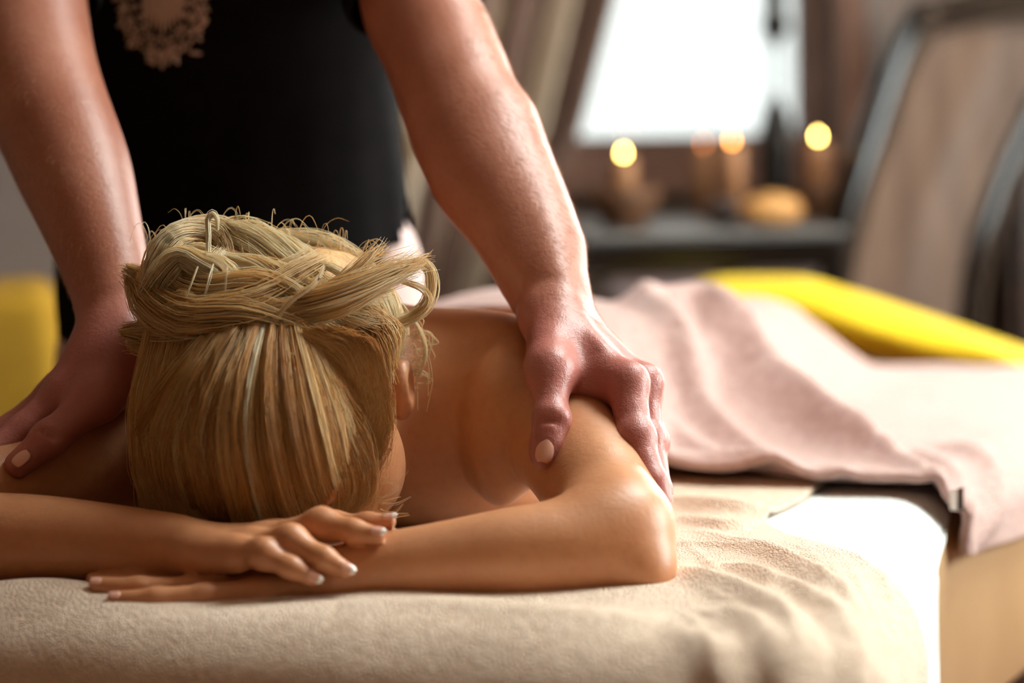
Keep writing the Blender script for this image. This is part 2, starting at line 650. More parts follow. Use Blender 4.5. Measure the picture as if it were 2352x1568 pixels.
# ------------------------------------------------------------------ strands
def strands_mesh(name, lines, widths, tints, material, parent, sides=3):
    """lines: (n, k, 3); widths: (n, k) radii; one joined mesh of thin tapering tubes"""
    lines = np.asarray(lines, dtype=float)
    n, k, _ = lines.shape
    t = np.gradient(lines, axis=1)
    t /= np.linalg.norm(t, axis=2, keepdims=True) + 1e-12
    ref = np.array([0.31, 0.77, 0.55])
    u = np.cross(t, ref); u /= np.linalg.norm(u, axis=2, keepdims=True) + 1e-9
    w = np.cross(t, u)
    V = np.empty((n, k, sides, 3))
    for s in range(sides):
        a = 2 * math.pi * s / sides
        V[:, :, s] = lines + (u * math.cos(a) + w * math.sin(a)) * widths[..., None]
    base = (np.arange(n) * k * sides)[:, None, None]
    j = np.arange(k - 1)[None, :, None]; s = np.arange(sides)[None, None, :]
    s2 = (s + 1) % sides
    f = np.stack([base + j * sides + s, base + j * sides + s2, base + (j + 1) * sides + s2, base + (j + 1) * sides + s], -1)
    o = link_mesh(name, V.reshape(-1, 3), f.reshape(-1, 4), material, parent)
    at = o.data.attributes.new('tint', 'FLOAT', 'POINT')
    at.data.foreach_set('value', np.repeat(np.asarray(tints, dtype=np.float32), k * sides))
    return o


# ================================================================== THE ROOM
def struct(o):
    o['kind'] = 'structure'
    return o


WO = np.array([0.35, 4.6]); WA = math.radians(15)
WW = np.array([math.cos(WA), math.sin(WA)]); WN = np.array([math.sin(WA), -math.cos(WA)])


def on_wall(s, off=0.0):
    """a plan point on the window wall, off metres into the room"""
    return WO + WW * s + WN * off


def wall_box(bm, s0, s1, z0, z1, off0, off1):
    c = on_wall((s0 + s1) / 2, (off0 + off1) / 2)
    box_bm(bm, (c[0], c[1], (z0 + z1) / 2), (s1 - s0, abs(off1 - off0), z1 - z0), WA)


ROOM_H = 2.55
WIN = (-0.43, 0.285, 1.008, 2.05)      # window opening along the wall and in height
WI3 = (0.98, 2.15, 0.40, 2.30)         # tall window further right in the same wall
bm = bmesh.new()
wall_box(bm, -3.2, WIN[0], 0, ROOM_H, 0, -0.2)
wall_box(bm, WIN[1], WI3[0], 0, ROOM_H, 0, -0.2)
wall_box(bm, WI3[1], 3.0, 0, ROOM_H, 0, -0.2)
for w in (WIN, WI3):
    wall_box(bm, w[0], w[1], 0, w[2], 0, -0.2)
    wall_box(bm, w[0], w[1], w[3], ROOM_H, 0, -0.2)
struct(bm_obj('wall_back', bm, M['wall']))

XL, XR, YF = -2.6, 2.6, -1.6
W2 = (2.05, 3.20, 1.05, 2.20)           # window in the right wall: y0, y1, z0, z1
bm = bmesh.new()
box_bm(bm, (XR + .1, (YF + W2[0]) / 2, ROOM_H / 2), (.2, W2[0] - YF, ROOM_H))
box_bm(bm, (XR + .1, (W2[1] + 5.8) / 2, ROOM_H / 2), (.2, 5.8 - W2[1], ROOM_H))
box_bm(bm, (XR + .1, (W2[0] + W2[1]) / 2, W2[2] / 2), (.2, W2[1] - W2[0], W2[2]))
box_bm(bm, (XR + .1, (W2[0] + W2[1]) / 2, (W2[3] + ROOM_H) / 2), (.2, W2[1] - W2[0], ROOM_H - W2[3]))
struct(bm_obj('wall_right', bm, M['wall_warm']))
struct(box('wall_left', (XL - .1, 1.6, ROOM_H / 2), (.2, 6.6, ROOM_H), M['wall_warm'], bevel=0))
struct(box('wall_front', (0, YF - .1, ROOM_H / 2), (5.6, .2, ROOM_H), M['wall_warm'], bevel=0))
SKY = (.65, 1.75, 2.0, 3.0)          # roof window over the table's right side: x0, x1, y0, y1
bm = bmesh.new()
box_bm(bm, ((SKY[0] - 2.9) / 2, 2.0, ROOM_H + .06), (SKY[0] + 2.9, 7.8, .12))
box_bm(bm, ((SKY[1] + 2.9) / 2, 2.0, ROOM_H + .06), (2.9 - SKY[1], 7.8, .12))
box_bm(bm, ((SKY[0] + SKY[1]) / 2, (SKY[2] - 1.9) / 2, ROOM_H + .06), (SKY[1] - SKY[0], SKY[2] + 1.9, .12))
box_bm(bm, ((SKY[0] + SKY[1]) / 2, (SKY[3] + 5.9) / 2, ROOM_H + .06), (SKY[1] - SKY[0], 5.9 - SKY[3], .12))
struct(bm_obj('ceiling', bm, M['ceiling']))
struct(box('floor', (0, 2.0, -.06), (5.8, 7.8, .12), M['floor'], bevel=0))


def window(name, pts, frame_w, depth_dir, mats, label, glass=None):
    """pts: four corners (bottom left, bottom right, top right, top left)"""
    pts = [np.asarray(p, float) for p in pts]
    root = empty(name, (pts[0] + pts[1]) / 2)
    struct(root)
    root['label'] = label
    cx = sum(pts) / 4
    a = unit(pts[1] - pts[0]); up = np.array([0, 0, 1.0]); dn = np.asarray(depth_dir, float)

    def bar(p, q, w, nm, par):
        d = unit(q - p); side = np.cross(d, dn)
        vs = []
        for e, pt in ((0, p), (1, q)):
            for sx, sd in ((-1, -1), (1, -1), (1, 1), (-1, 1)):
                vs.append(pt + side * sx * w / 2 + dn * sd * .03)
        return link_mesh(nm, vs, [(3, 2, 1, 0), (4, 5, 6, 7), (0, 1, 5, 4), (1, 2, 6, 5), (2, 3, 7, 6), (3, 0, 4, 7)], mats, par, False)
    for i in range(4):
        p, q = pts[i], pts[(i + 1) % 4]
        bar(p, q, frame_w * 2, 'window_frame', root)
    m0, m1 = (pts[0] + pts[1]) / 2, (pts[2] + pts[3]) / 2
    pane = link_mesh('window_pane', [p - dn * .004 for p in pts] + [p + dn * .004 for p in pts],
                     [(3, 2, 1, 0), (4, 5, 6, 7), (0, 1, 5, 4), (1, 2, 6, 5), (2, 3, 7, 6), (3, 0, 4, 7)], glass or M['glass'], root, False)
    return root


def wp(s, z, off=-0.09):
    q = on_wall(s, off)
    return np.array([q[0], q[1], z])


window('window_1', [wp(WIN[0], WIN[2]), wp(WIN[1], WIN[2]), wp(WIN[1], WIN[3]), wp(WIN[0], WIN[3])], .03,
       (WN[0], WN[1], 0), M['window_frame'], 'bright overexposed window behind the candles', M['dimming_glass'])
window('window_2', [wp(WI3[0], WI3[2]), wp(WI3[1], WI3[2]), wp(WI3[1], WI3[3]), wp(WI3[0], WI3[3])], .03,
       (WN[0], WN[1], 0), M['window_frame'], 'tall window right of the cabinet')
for w in (WIN, WI3):
    pc = on_wall((w[0] + w[1]) / 2, -0.16)
    area_light('daylight_portal', (pc[0], pc[1], (w[2] + w[3]) / 2), (pc[0] + WN[0], pc[1] + WN[1], (w[2] + w[3]) / 2),
               w[1] - w[0], w[3] - w[2], 1, (1, 1, 1), True)
window('window_3', [(SKY[0], SKY[2], ROOM_H + .05), (SKY[1], SKY[2], ROOM_H + .05), (SKY[1], SKY[3], ROOM_H + .05), (SKY[0], SKY[3], ROOM_H + .05)], .03,
       (0, 0, 1), M['window_frame'], 'roof window above the right side of the table')
area_light('daylight_portal', ((SKY[0] + SKY[1]) / 2, (SKY[2] + SKY[3]) / 2, ROOM_H + .1), ((SKY[0] + SKY[1]) / 2, (SKY[2] + SKY[3]) / 2 + .0001, 0),
           SKY[1] - SKY[0], SKY[3] - SKY[2], 1, (1, 1, 1), True)

window('window_4', [(XR + .1, W2[0], W2[2]), (XR + .1, W2[1], W2[2]), (XR + .1, W2[1], W2[3]), (XR + .1, W2[0], W2[3])], .035,
       (1, 0, 0), M['window_frame'], 'window in the right wall beside the massage table')
area_light('daylight_portal', (XR + .16, (W2[0] + W2[1]) / 2, (W2[2] + W2[3]) / 2), (0, (W2[0] + W2[1]) / 2, (W2[2] + W2[3]) / 2),
           W2[1] - W2[0], W2[3] - W2[2], 1, (1, 1, 1), True)

# trim round the window inside the room: broad brown casing and sill
bm = bmesh.new()
wall_box(bm, WIN[1], WIN[1] + .058, WIN[2] - .07, ROOM_H - .1, .0, .03)
struct(bm_obj('trim_1', bm, M['window_frame']))
bm = bmesh.new()
wall_box(bm, WIN[0] - .06, WIN[1] + .058, WIN[2] - .075, WIN[2], .0, .045)
struct(bm_obj('trim_2', bm, M['window_frame']))
bm = bmesh.new()
wall_box(bm, WIN[1] + .058, WIN[1] + .078, .0, ROOM_H - .1, .0, .012)
struct(bm_obj('trim_3', bm, M['dark_wood']))


# ================================================================== CURTAIN
def curtain():
    nu, nv = 120, 50
    V = np.zeros((nu, nv, 3))
    for j in range(nv):
        t = j / (nv - 1)
        z = 2.3 - t * 2.25
        # gathered to the lower left: right hem slants down-left, then hangs
        yy = 265 + (CAMZ - z) * FPX / 4.45
        right = np.interp(yy, [-1300, 0, 330, 440, 700, 1200], [1640, 1378, 1288, 1210, 1110, 1090])
        left = np.interp(yy, [-1300, 0, 330, 700, 1200], [960, 905, 850, 790, 760])
        for i in range(nu):
            u = i / (nu - 1)
            px = left + (right - left) * u
            uu = (px - 1176) / FPX
            s = (WO[1] * uu - WO[0]) / (WW[0] - WW[1] * uu)
            off = .11 + .035 * math.sin(u * 34 + .4 * math.sin(3 * t)) + .012 * math.sin(u * 71 + 2 * t)
            q = on_wall(s, off)
            V[i, j] = (q[0], q[1], z)
    o = link_mesh('curtain', V.reshape(-1, 3), grid_faces(nu, nv), M['curtain'])
    o.data.materials.append(M['curtain_lit'])
    mi = np.zeros((nu - 1, nv - 1), dtype=np.int32)
    for i in range(nu - 1):
        u = i / (nu - 2)
        if .70 < u < .80 or .44 < u < .52 or .06 < u < .24:
            mi[i] = 1
    o.data.polygons.foreach_set('material_index', mi.ravel())
    m = o.modifiers.new('thickness', 'SOLIDIFY'); m.thickness = .003
    tag(o, 'brown curtain, fold light painted as stripes, gathered to the left of the bright window', 'curtain')


curtain()


# ================================================================== MASSAGE TABLE
TOP = 0.72
PAD = np.array([(-.50, 1.775), (.23, 1.475), (.37, 2.13), (.41, 2.22), (.86, 3.13), (.26, 3.41)])


def sd_poly(p, v):
    d = np.full(len(p), 1e9); s = np.ones(len(p))
    n = len(v)
    for i in range(n):
        a, b = v[i], v[(i + 1) % n]
        e = b - a; w = p - a
        t = np.clip((w @ e) / (e @ e), 0, 1)
        d = np.minimum(d, ((w - t[:, None] * e) ** 2).sum(1))
        c1 = p[:, 1] >= a[1]; c2 = p[:, 1] < b[1]; c3 = e[0] * w[:, 1] > e[1] * w[:, 0]
        flip = (c1 & c2 & c3) | (~c1 & ~c2 & ~c3)
        s = np.where(flip, -s, s)
    return s * np.sqrt(d)


RC = 0.07


def inset_poly(v, r):
    n = len(v); out = []
    for i in range(n):
        a, b, c = v[i - 1], v[i], v[(i + 1) % n]
        n1 = unit([-(b - a)[1], (b - a)[0]]); n2 = unit([-(c - b)[1], (c - b)[0]])
        # inward normals for a counter-clockwise outline
        M2 = np.array([n1, n2]); rhs = np.array([n1 @ b + r, n2 @ b + r])
        out.append(np.linalg.solve(M2, rhs) if abs(np.linalg.det(M2)) > .02 else b + n1 * r)
    return np.array(out)


PAD_IN = inset_poly(PAD, RC)


def pad_sd(p):
    return sd_poly(p, PAD_IN) - RC


def pad_grad(p, e=2e-3):
    gx = pad_sd(p + np.array([e, 0])) - pad_sd(p - np.array([e, 0]))
    gy = pad_sd(p + np.array([0, e])) - pad_sd(p - np.array([0, e]))
    g = np.stack([gx, gy], -1)
    return g / (np.linalg.norm(g, axis=1)[:, None] + 1e-9)


def drape(p, r, extra=0.0, ztop=None):
    """flat cloth points -> cloth lying on the pad and falling over its rounded edge"""
    p = np.asarray(p, float)
    d = pad_sd(p) - extra
    g = pad_grad(p)
    z = np.full(len(p), TOP) if ztop is None else ztop
    out = np.zeros((len(p), 3))
    out[:, :2] = p; out[:, 2] = z
    e = d + r
    L = r * math.pi / 2
    q = p - g * e[:, None]                  # foot of the rounding on the top
    m1 = (e > 0) & (e <= L)
    an = np.clip(e / r, 0, math.pi / 2)
    out[m1, :2] = (q + g * (r * np.sin(an))[:, None])[m1]
    out[m1, 2] = (z - r * (1 - np.cos(an)))[m1]
    m2 = e > L
    out[m2, :2] = (q + g * r)[m2]
    out[m2, 2] = (z - r - (e - L))[m2]
    return out


def outline(n=220):
    v = PAD
    seg = np.linalg.norm(np.roll(v, -1, 0) - v, axis=1)
    cum = np.concatenate([[0], np.cumsum(seg)])
    t = np.linspace(0, cum[-1], n, endpoint=False)
    pts = []
    for x in t:
        i = min(np.searchsorted(cum, x, 'right') - 1, len(v) - 1)
        f = (x - cum[i]) / seg[i]
        pts.append(v[i] * (1 - f) + v[(i + 1) % len(v)] * f)
    p = np.array(pts)
    for _ in range(6):
        p = p - pad_grad(p) * pad_sd(p)[:, None]
    return p


def pad():
    root = empty('massage_table', (.2, 2.5, 0))
    tag(root, 'beige upholstered massage table the woman lies on', 'massage table')
    Q = outline(); G = pad_grad(Q)
    r = .045
    rings = []
    for z, off in ((.495, -.012), (.50, -.004), (.51, 0.0), (TOP - r, 0.0)):
        rings.append(np.hstack([Q + G * off, np.full((len(Q), 1), z)]))
    for a in np.linspace(0.2, math.pi / 2, 7):
        rings.append(np.hstack([Q - G * (r * (1 - math.cos(a))), np.full((len(Q), 1), TOP - r + r * math.sin(a))]))
    V, fs = loft(rings)
    link_mesh('cushion', V, fs, M['upholstery'], root)
    ins = inset_poly(PAD, .10)
    rings = [np.hstack([ins, np.full((len(ins), 1), z)]) for z in (.42, .494)]
    V, fs = loft(rings)
    link_mesh('base_frame', V, fs, M['dark_wood'], root, False)
    for k in (0, 1, 4, 5):
        c = inset_poly(PAD, .16)[k]
        box('leg', (c[0], c[1], .21), (.06, .06, .42), M['dark_wood'], root, .4)


pad()


def ridge(p, path, width, height, taper=True):
    """height of a soft fold along a polyline on the flat cloth"""
    path = catmull(np.asarray(path, float), 24)
    lo = path.min(0) - 3 * width; hi = path.max(0) + 3 * width
    sel = np.nonzero(((p >= lo) & (p <= hi)).all(1))[0]
    full = np.zeros(len(p))
    if not len(sel):
        return full
    p = p[sel]
    best = np.full(len(p), 1e9); tt = np.zeros(len(p))
    for i in range(len(path) - 1):
        a, b = path[i], path[i + 1]
        e = b - a
        t = np.clip(((p - a) @ e) / (e @ e + 1e-12), 0, 1)
        d = np.linalg.norm(p - a - t[:, None] * e, axis=1)
        m = d < best
        best = np.where(m, d, best); tt = np.where(m, (i + t) / (len(path) - 1), tt)
    h = height * np.exp(-(best / width) ** 2)
    if taper:
        h = h * np.sin(np.clip(tt, .02, .98) * math.pi) ** .5
    full[sel] = h
    return full


def vnoise(p, scale, seed):
    """smooth value noise on plan points"""
    r = np.random.default_rng(seed)
    G = r.random((64, 64))
    q = p * scale
    i = np.floor(q).astype(int); f = q - i
    f = f * f * (3 - 2 * f)
    a = G[i[:, 0] % 64, i[:, 1] % 64]; b = G[(i[:, 0] + 1) % 64, i[:, 1] % 64]
    c = G[i[:, 0] % 64, (i[:, 1] + 1) % 64]; d = G[(i[:, 0] + 1) % 64, (i[:, 1] + 1) % 64]
    return (a * (1 - f[:, 0]) + b * f[:, 0]) * (1 - f[:, 1]) + (c * (1 - f[:, 0]) + d * f[:, 0]) * f[:, 1] - .5


def flat(px, py, z):
    """plan point where the line of sight of a photo pixel meets height z"""
    d = _F + _XC * ((px - 1176.0) / FPX) + _UC * ((784.0 - py) / FPX)
    t = (z - CAMZ) / d[2]
    return (d * t)[:2]


def smooth01(t):
    t = min(1.0, max(0.0, t))
    return t * t * (3 - 2 * t)


def cloth_obj(name, V, nu, nv, disp, material, thick, parent=None):
    Fq = grid_faces(nu, nv)
    n = vert_normals(V, Fq)
    if n[len(n) // 2, 2] < 0:
        Fq = Fq[:, ::-1]; n = -n
    V = V + n * disp[:, None]
    o = link_mesh(name, V, Fq, material, parent)
    m = o.modifiers.new('thickness', 'SOLIDIFY'); m.thickness = thick; m.offset = -1.0
    m.use_rim = True
    return o


# ---- fitted white sheet on the head section
def sheet():
    nu, nv = 170, 150
    a = np.array([.25, .968]); n = np.array([.968, -.25]); c = np.array([-.08, 2.0])
    uu = np.linspace(-.70, .62, nu); vv = np.linspace(0, 1, nv)
    p = np.array([c + n * u + a * (-.75 + (1.15 - .17 * smooth01((u - .40) / .04)) * v) for u in uu for v in vv])
    V = drape(p, .055, .004)
    V[:, 2] += .004
    d = pad_sd(p)
    side = np.clip((d + .06) / .1, 0, 1)
    al = p @ a
    disp = .0015 * vnoise(p, 14, 3) + side * .004 * np.sin(al * 95 + 3 * vnoise(p, 5, 4)) * np.clip((al - 1.6) / .3, 0, 1) + .0005
    o = cloth_obj('bed_sheet', V, nu, nv, disp, M['sheet'], .002)
    tag(o, 'white sheet pulled over the head end of the massage table', 'sheet')


sheet()


# ---- beige terry towel under the arms
def beige_towel():
    nu, nv = 330, 300
    hem = catmull([(.30, 2.30), (.262, 2.18), (.216, 2.06), (.262, 1.915), (.315, 1.80), (.37, 1.66), (.43, 1.46), (.47, 1.25)], nv)
    left = catmull([(-.80, 2.30), (-.82, 2.0), (-.80, 1.7), (-.78, 1.35)], nv)
    u = (np.linspace(0, 1, nu) ** .85)[:, None, None]
    p = (left[None] * (1 - u) + hem[None] * u).reshape(-1, 2)
    V = drape(p, .07, .012)
    V[:, 2] += .012
    disp = .0022 * vnoise(p, 22, 5) + .0035 * vnoise(p, 9, 6)
    F_ = lambda *q: [flat(x, y, .735) for x, y in q]
    disp += ridge(p, F_((1560, 1300), (1680, 1345), (1800, 1420), (1870, 1520)), .012, .011)
    disp += ridge(p, F_((1620, 1400), (1720, 1430), (1790, 1500), (1830, 1568)), .014, .010)
    disp += ridge(p, F_((1560, 1440), (1640, 1490), (1700, 1568)), .014, .008)
    disp += ridge(p, F_((1600, 1210), (1760, 1260), (1900, 1340), (1960, 1440)), .010, .006)
    disp += ridge(p, F_((1650, 1290), (1800, 1330), (1930, 1420), (1990, 1530)), .008, .007)
    disp += ridge(p, F_((1700, 1240), (1850, 1300), (1960, 1380), (2020, 1500)), .007, .005)
    disp += ridge(p, F_((1540, 1140), (1640, 1160), (1760, 1165)), .012, .012)
    disp += ridge(p, F_((1560, 1180), (1660, 1205), (1740, 1190)), .009, .009)
    disp += ridge(p, F_((1560, 1240), (1700, 1255), (1800, 1290)), .008, .005)
    # swells in front of the forearms
    disp += ridge(p, F_((760, 1395), (1000, 1395), (1300, 1420), (1540, 1430)), .030, .010)
    disp += ridge(p, F_((-120, 1355), (100, 1352), (220, 1362)), .030, .010)
    # fine crinkles running with the fold of the edge
    rr = np.random.default_rng(5)
    for k in range(26):
        x0 = rr.uniform(1560, 2020); y0 = rr.uniform(1180, 1420)
        disp += ridge(p, F_((x0, y0), (x0 + rr.uniform(50, 90), y0 + rr.uniform(25, 60)), (x0 + rr.uniform(100, 150), y0 + rr.uniform(90, 170))), rr.uniform(.003, .006), rr.uniform(.0008, .0022))
    o = cloth_obj('terry_towel', V, nu, nv, disp, M['beige_terry'], .005)
    tag(o, 'beige terry towel spread under the woman\'s folded arms', 'towel')


beige_towel()


# ---- pink terry towel over hips and legs
HIP = np.array([-.005, 2.56]); FEET = np.array([.300, 3.12])


def towel_height(p):
    ax = unit(FEET - HIP); pr = np.array([ax[1], -ax[0]])
    q = p - HIP
    s = q @ ax; w = q @ pr
    hip = .160 * np.exp(-(np.abs(s) / .20) ** 2.6) * np.exp(-(np.abs(w) / .205) ** 2.4)
    thigh = .088 * np.exp(-(np.abs((w) / .145)) ** 3) / (1 + np.exp((s - .70) / .02)) / (1 + np.exp(-(s + .05) / .05))
    feet = .022 * np.exp(-((s - .60) / .10) ** 2) * np.exp(-(w / .13) ** 4)
    back = .15 * np.exp(-(np.abs((w) / .17)) ** 2.6) / (1 + np.exp((s + .08) / .05))
    h = np.maximum(np.maximum(hip, thigh + feet), back)
    return h


def smax(a, b, k):
    h = np.maximum(k - np.abs(a - b), 0.0) / k
    return np.maximum(a, b) + h * h * k * 0.25


def body_top(p):
    """height of the woman's body under plan points, a little blurred"""
    c = .02
    x0, y0 = -.6, 2.2
    H = np.full((80, 70), TOP)
    v = BODY_V[BODY_V[:, 1] > y0]
    i = np.clip(((v[:, 0] - x0) / c).astype(int), 0, 79); j = np.clip(((v[:, 1] - y0) / c).astype(int), 0, 69)
    np.maximum.at(H, (i, j), v[:, 2])
    H2 = H.copy()
    for a in (-1, 0, 1):
        for b in (-1, 0, 1):
            H2 = np.maximum(H2, np.roll(np.roll(H, a, 0), b, 1))
    for _ in range(2):
        H2 = (H2 + np.roll(H2, 1, 0) + np.roll(H2, -1, 0) + np.roll(H2, 1, 1) + np.roll(H2, -1, 1)) / 5
    q = np.stack([(p[:, 0] - x0) / c - .5, (p[:, 1] - y0) / c - .5], -1)
    q = np.clip(q, 0, [78.9, 68.9])
    i = np.floor(q).astype(int); f = q - i
    a, b = i[:, 0], i[:, 1]
    return (H2[a, b] * (1 - f[:, 0]) + H2[a + 1, b] * f[:, 0]) * (1 - f[:, 1]) + (H2[a, b + 1] * (1 - f[:, 0]) + H2[a + 1, b + 1] * f[:, 0]) * f[:, 1]


def pink_towel():
    nu, nv = 260, 240
    # hem nearest the camera (v=0) and far end (v=1); u from far-left to near-right
    near = catmull([(-.42, 2.62), (-.20, 2.46), (-.02, 2.36), (.13, 2.28), (.24, 2.24), (.34, 2.21), (.41, 2.185), (.447, 2.17)], nu)
    far = catmull([(.02, 3.62), (.30, 3.52), (.55, 3.40), (.76, 3.26), (.905, 3.13)], nu)
    right_bulge = np.array([.03, -.02])
    vv = np.linspace(0, 1, nv)
    p = np.zeros((nu, nv, 2))
    for j, v in enumerate(vv):
        p[:, j] = near * (1 - v) + far * v
        p[:, j] += right_bulge * (np.linspace(0, 1, nu) ** 3)[:, None] * math.sin(v * math.pi)
    p = p.reshape(-1, 2)
    z = smax(TOP + .018 + towel_height(p), body_top(p) + .010, .02)
    V = drape(p, .055, .012, z)
    disp = .003 * vnoise(p, 16, 8) + .006 * vnoise(p, 6, 9)
    F_ = lambda *q: [flat(x, y, zz) for x, y, zz in q]
    # the long diagonal fold from the hip to the table edge
    fold = F_((1470, 735, .86), (1600, 830, .81), (1740, 920, .775), (1900, 990, .755), (2030, 1035, .745))
    disp += ridge(p, fold, .022, .060)
    disp += ridge(p, F_((1420, 760, .84), (1520, 900, .79), (1640, 1000, .76), (1800, 1060, .745)), .016, .024)
    disp += ridge(p, F_((1500, 960, .78), (1620, 1040, .755), (1800, 1090, .745), (2000, 1180, .74)), .018, .016)
    disp += ridge(p, F_((1950, 1020, .745), (2100, 1070, .74), (2180, 1170, .735)), .010, .012)
    disp += ridge(p, F_((2050, 1010, .745), (2200, 1080, .74), (2240, 1150, .735)), .012, .010)
    disp += ridge(p, F_((1900, 1080, .745), (2050, 1130, .74), (2150, 1200, .735)), .009, .008)
    disp += ridge(p, F_((2180, 1010, .745), (2300, 1060, .74), (2340, 1120, .735)), .016, .014)
    u = np.repeat(np.linspace(0, 1, nu), nv); v = np.tile(vv, nu)
    disp += .010 * np.exp(-((v - .012) / .014) ** 2)          # rolled hem
    o = cloth_obj('terry_towel', V, nu, nv, disp, M['pink_terry'], .007)
    # sewn care tag standing up at the near corner of the hem
    co = np.empty(len(o.data.vertices) * 3, dtype=np.float32)
    o.data.vertices.foreach_get('co', co); co = co.reshape(-1, 3)
    q = co[np.argmin(((co - P(2150, 1205, 2.16)) ** 2).sum(1))].astype(float) + np.array([0, -.004, .004])
    vs = []
    for x, y, z in ((-.006, 0, .009), (0, -.004, .010), (.007, .001, .011)):
        vs += [q + np.array([x, y, -.010]), q + np.array([x, y, z])]
    t = link_mesh('care_tag', vs, [(0, 2, 3, 1), (2, 4, 5, 3)], M['tag'], o, False)
    m = t.modifiers.new('thickness', 'SOLIDIFY'); m.thickness = .001
    t['label'] = 'small white and brown sewn tag'
    t.data.materials.append(M['dark_wood'])
    t.data.polygons[1].material_index = 1
    tag(o, 'pale pink terry towel laid over the woman\'s hips and legs', 'towel')



# ================================================================== THE WOMAN
def Ps(*q):
    return [P(*a) for a in q]


def nail(parent, c, d, n, length, width, mat_, tip=None):
    """a curved nail plate: c centre, d towards the finger tip, n outwards"""
    d = unit(d); n = unit(np.asarray(n, float) - d * (np.asarray(n, float) @ d)); s = np.cross(d, n)
    nu, nv = 9, 9

    def patch(a0, a1, lift):
        vs = []
        for i in range(nu):
            a = a0 + (a1 - a0) * i / (nu - 1)
            w = width / 2 * (1 - .5 * min(1.0, abs(a) * 2) ** 4)
            for j in range(nv):
                b = -1 + 2 * j / (nv - 1)
                vs.append(c + d * (a * length) + s * (w * math.sin(b * 1.15) / math.sin(1.15)) + n * (lift - width * .38 * (1 - math.cos(b * 1.15)) - length * .12 * (a + .1) ** 2))
        return vs
    o = link_mesh('fingernail', patch(-.5, .5, 0.0006), grid_faces(nu, nv), mat_, parent)
    m = o.modifiers.new('thickness', 'SOLIDIFY'); m.thickness = .0008; m.offset = 0
    if tip is not None:
        t = link_mesh('nail_tip', patch(.30, .60, .0010), grid_faces(nu, nv), tip, o)
        m = t.modifiers.new('thickness', 'SOLIDIFY'); m.thickness = .0008; m.offset = 0
        t['label'] = 'white nail tip'
    return o


HC = P(608, 965, 1.93)                      # centre of the head
w_lsh, w_rsh = P(1195, 885, 2.045), P(330, 975, 2.06)   # her left (image right) and right shoulder
bx = unit(np.array([.19, .50, 0])); by = np.array([bx[1], -bx[0], 0]); bz = np.array([0, 0, 1.0])
BA = np.array([by, bx, bz])                 # across, along, up


def at_body(s, w, z):
    """along the body from the shoulder line, across to her left, height"""
    o = np.array([-.15, 2.06, 0])
    return o + bx * s + by * w + bz * z


trunk = [
    Ell(at_body(.13, 0.015, .800), (.165, .18, .095), .03, BA),
    Ell(at_body(.33, 0.0, .795), (.140, .18, .078), .06, BA),
    Ell(at_body(.53, -.01, .795), (.150, .12, .080), .06, BA),
    Cone(w_rsh + np.array([.03, .03, -.01]), w_lsh + np.array([-.03, .02, -.01]), .058, .058, .05),
    # shoulder blades and spine furrow
    Ell(P(1075, 850, 2.125), (.055, .075, .045), .05, BA),
    Ell(P(560, 830, 2.13), (.055, .075, .045), .05, BA),
    # neck and trapezius
    Cone(P(700, 930, 1.99), P(800, 880, 2.09), .054, .062, .05),
    Cone(P(800, 870, 2.07), w_lsh + np.array([-.02, .01, .0]), .050, .045, .045),
    Cone(P(760, 870, 2.07), w_rsh + np.array([.03, .01, .01]), .050, .045, .045),
    # legs under the towel
    *tube([at_body(.56, .075, .785), at_body(.85, .08, .785), at_body(1.02, .075, .780), at_body(1.18, .07, .785)], [.062, .052, .045, .038], 5, .04),
    *tube([at_body(.56, -.085, .785), at_body(.85, -.085, .785), at_body(1.02, -.08, .780), at_body(1.18, -.075, .785)], [.062, .052, .045, .038], 5, .04),
]

# --- head, face down, crown towards the camera
head = [
    Ell(HC + np.array([0, .0, .004]), (.088, .100, .083), .02),
    Ell(HC + np.array([.012, .045, -.028]), (.066, .070, .058), .04),
    Ell(HC + np.array([.014, .085, -.055]), (.035, .030, .028), .03),          # chin
    Ell(HC + np.array([.012, .030, -.088]), (.013, .024, .014), .018),         # nose
    Ell(HC + np.array([.012, .066, -.078]), (.022, .012, .008), .010),         # lips
    Cone(HC + np.array([-.03, .0, -.078]), HC + np.array([.05, .0, -.078]), .012, .012, .02),   # brow
    # cheek and temple showing right of the hair
    Ell(P(800, 1050, 1.915), (.042, .050, .045), .03),
    Ell(P(770, 1110, 1.905), (.040, .045, .030), .04),
]
EARC = P(922, 893, 1.955)
ear = [Ell(EARC, (.012, .020, .026), .008, None), Cut(Ell(EARC + np.array([.011, -.006, .004]), (.006, .010, .014), .004), .004)]
neck_link = [Cone(HC + np.array([.02, .05, .0]), P(780, 890, 2.07), .058, .060, .04)]

# --- her left arm (image right): upper arm, folded forearm, hand lying flat on the towel
armL = tube(Ps((1175, 890, 2.05), (1235, 945, 2.01), (1310, 1020, 1.955), (1368, 1110, 1.895), (1408, 1205, 1.84)),
            [.056, .050, .0445, .041, .037], 14, .018)
armL += [Ell(P(1165, 955, 2.00), (.036, .046, .060), .016), Ell(P(1150, 1020, 2.005), (.030, .045, .052), .014)]
foreL = tube(Ps((1415, 1255, 1.815), (1320, 1264, 1.805), (1180, 1274, 1.795), (1020, 1288, 1.79), (880, 1300, 1.787), (760, 1322, 1.787)),
             [.0345, .0350, .0315, .0255, .0205, .0175], 18, .03)
foreL += [Ell(P(1482, 1318, 1.800), (.015, .02, .014), .02), Cone(P(1430, 1215, 1.83), P(1462, 1295, 1.81), .031, .022, .03),
          Ell(P(1400, 1195, 1.82), (.030, .025, .018), .03)]
palmL = [Cone(P(760, 1325, 1.787), P(600, 1352, 1.785), .0165, .015, .012, (0, 1, .0), 1.7)]
fingL = []
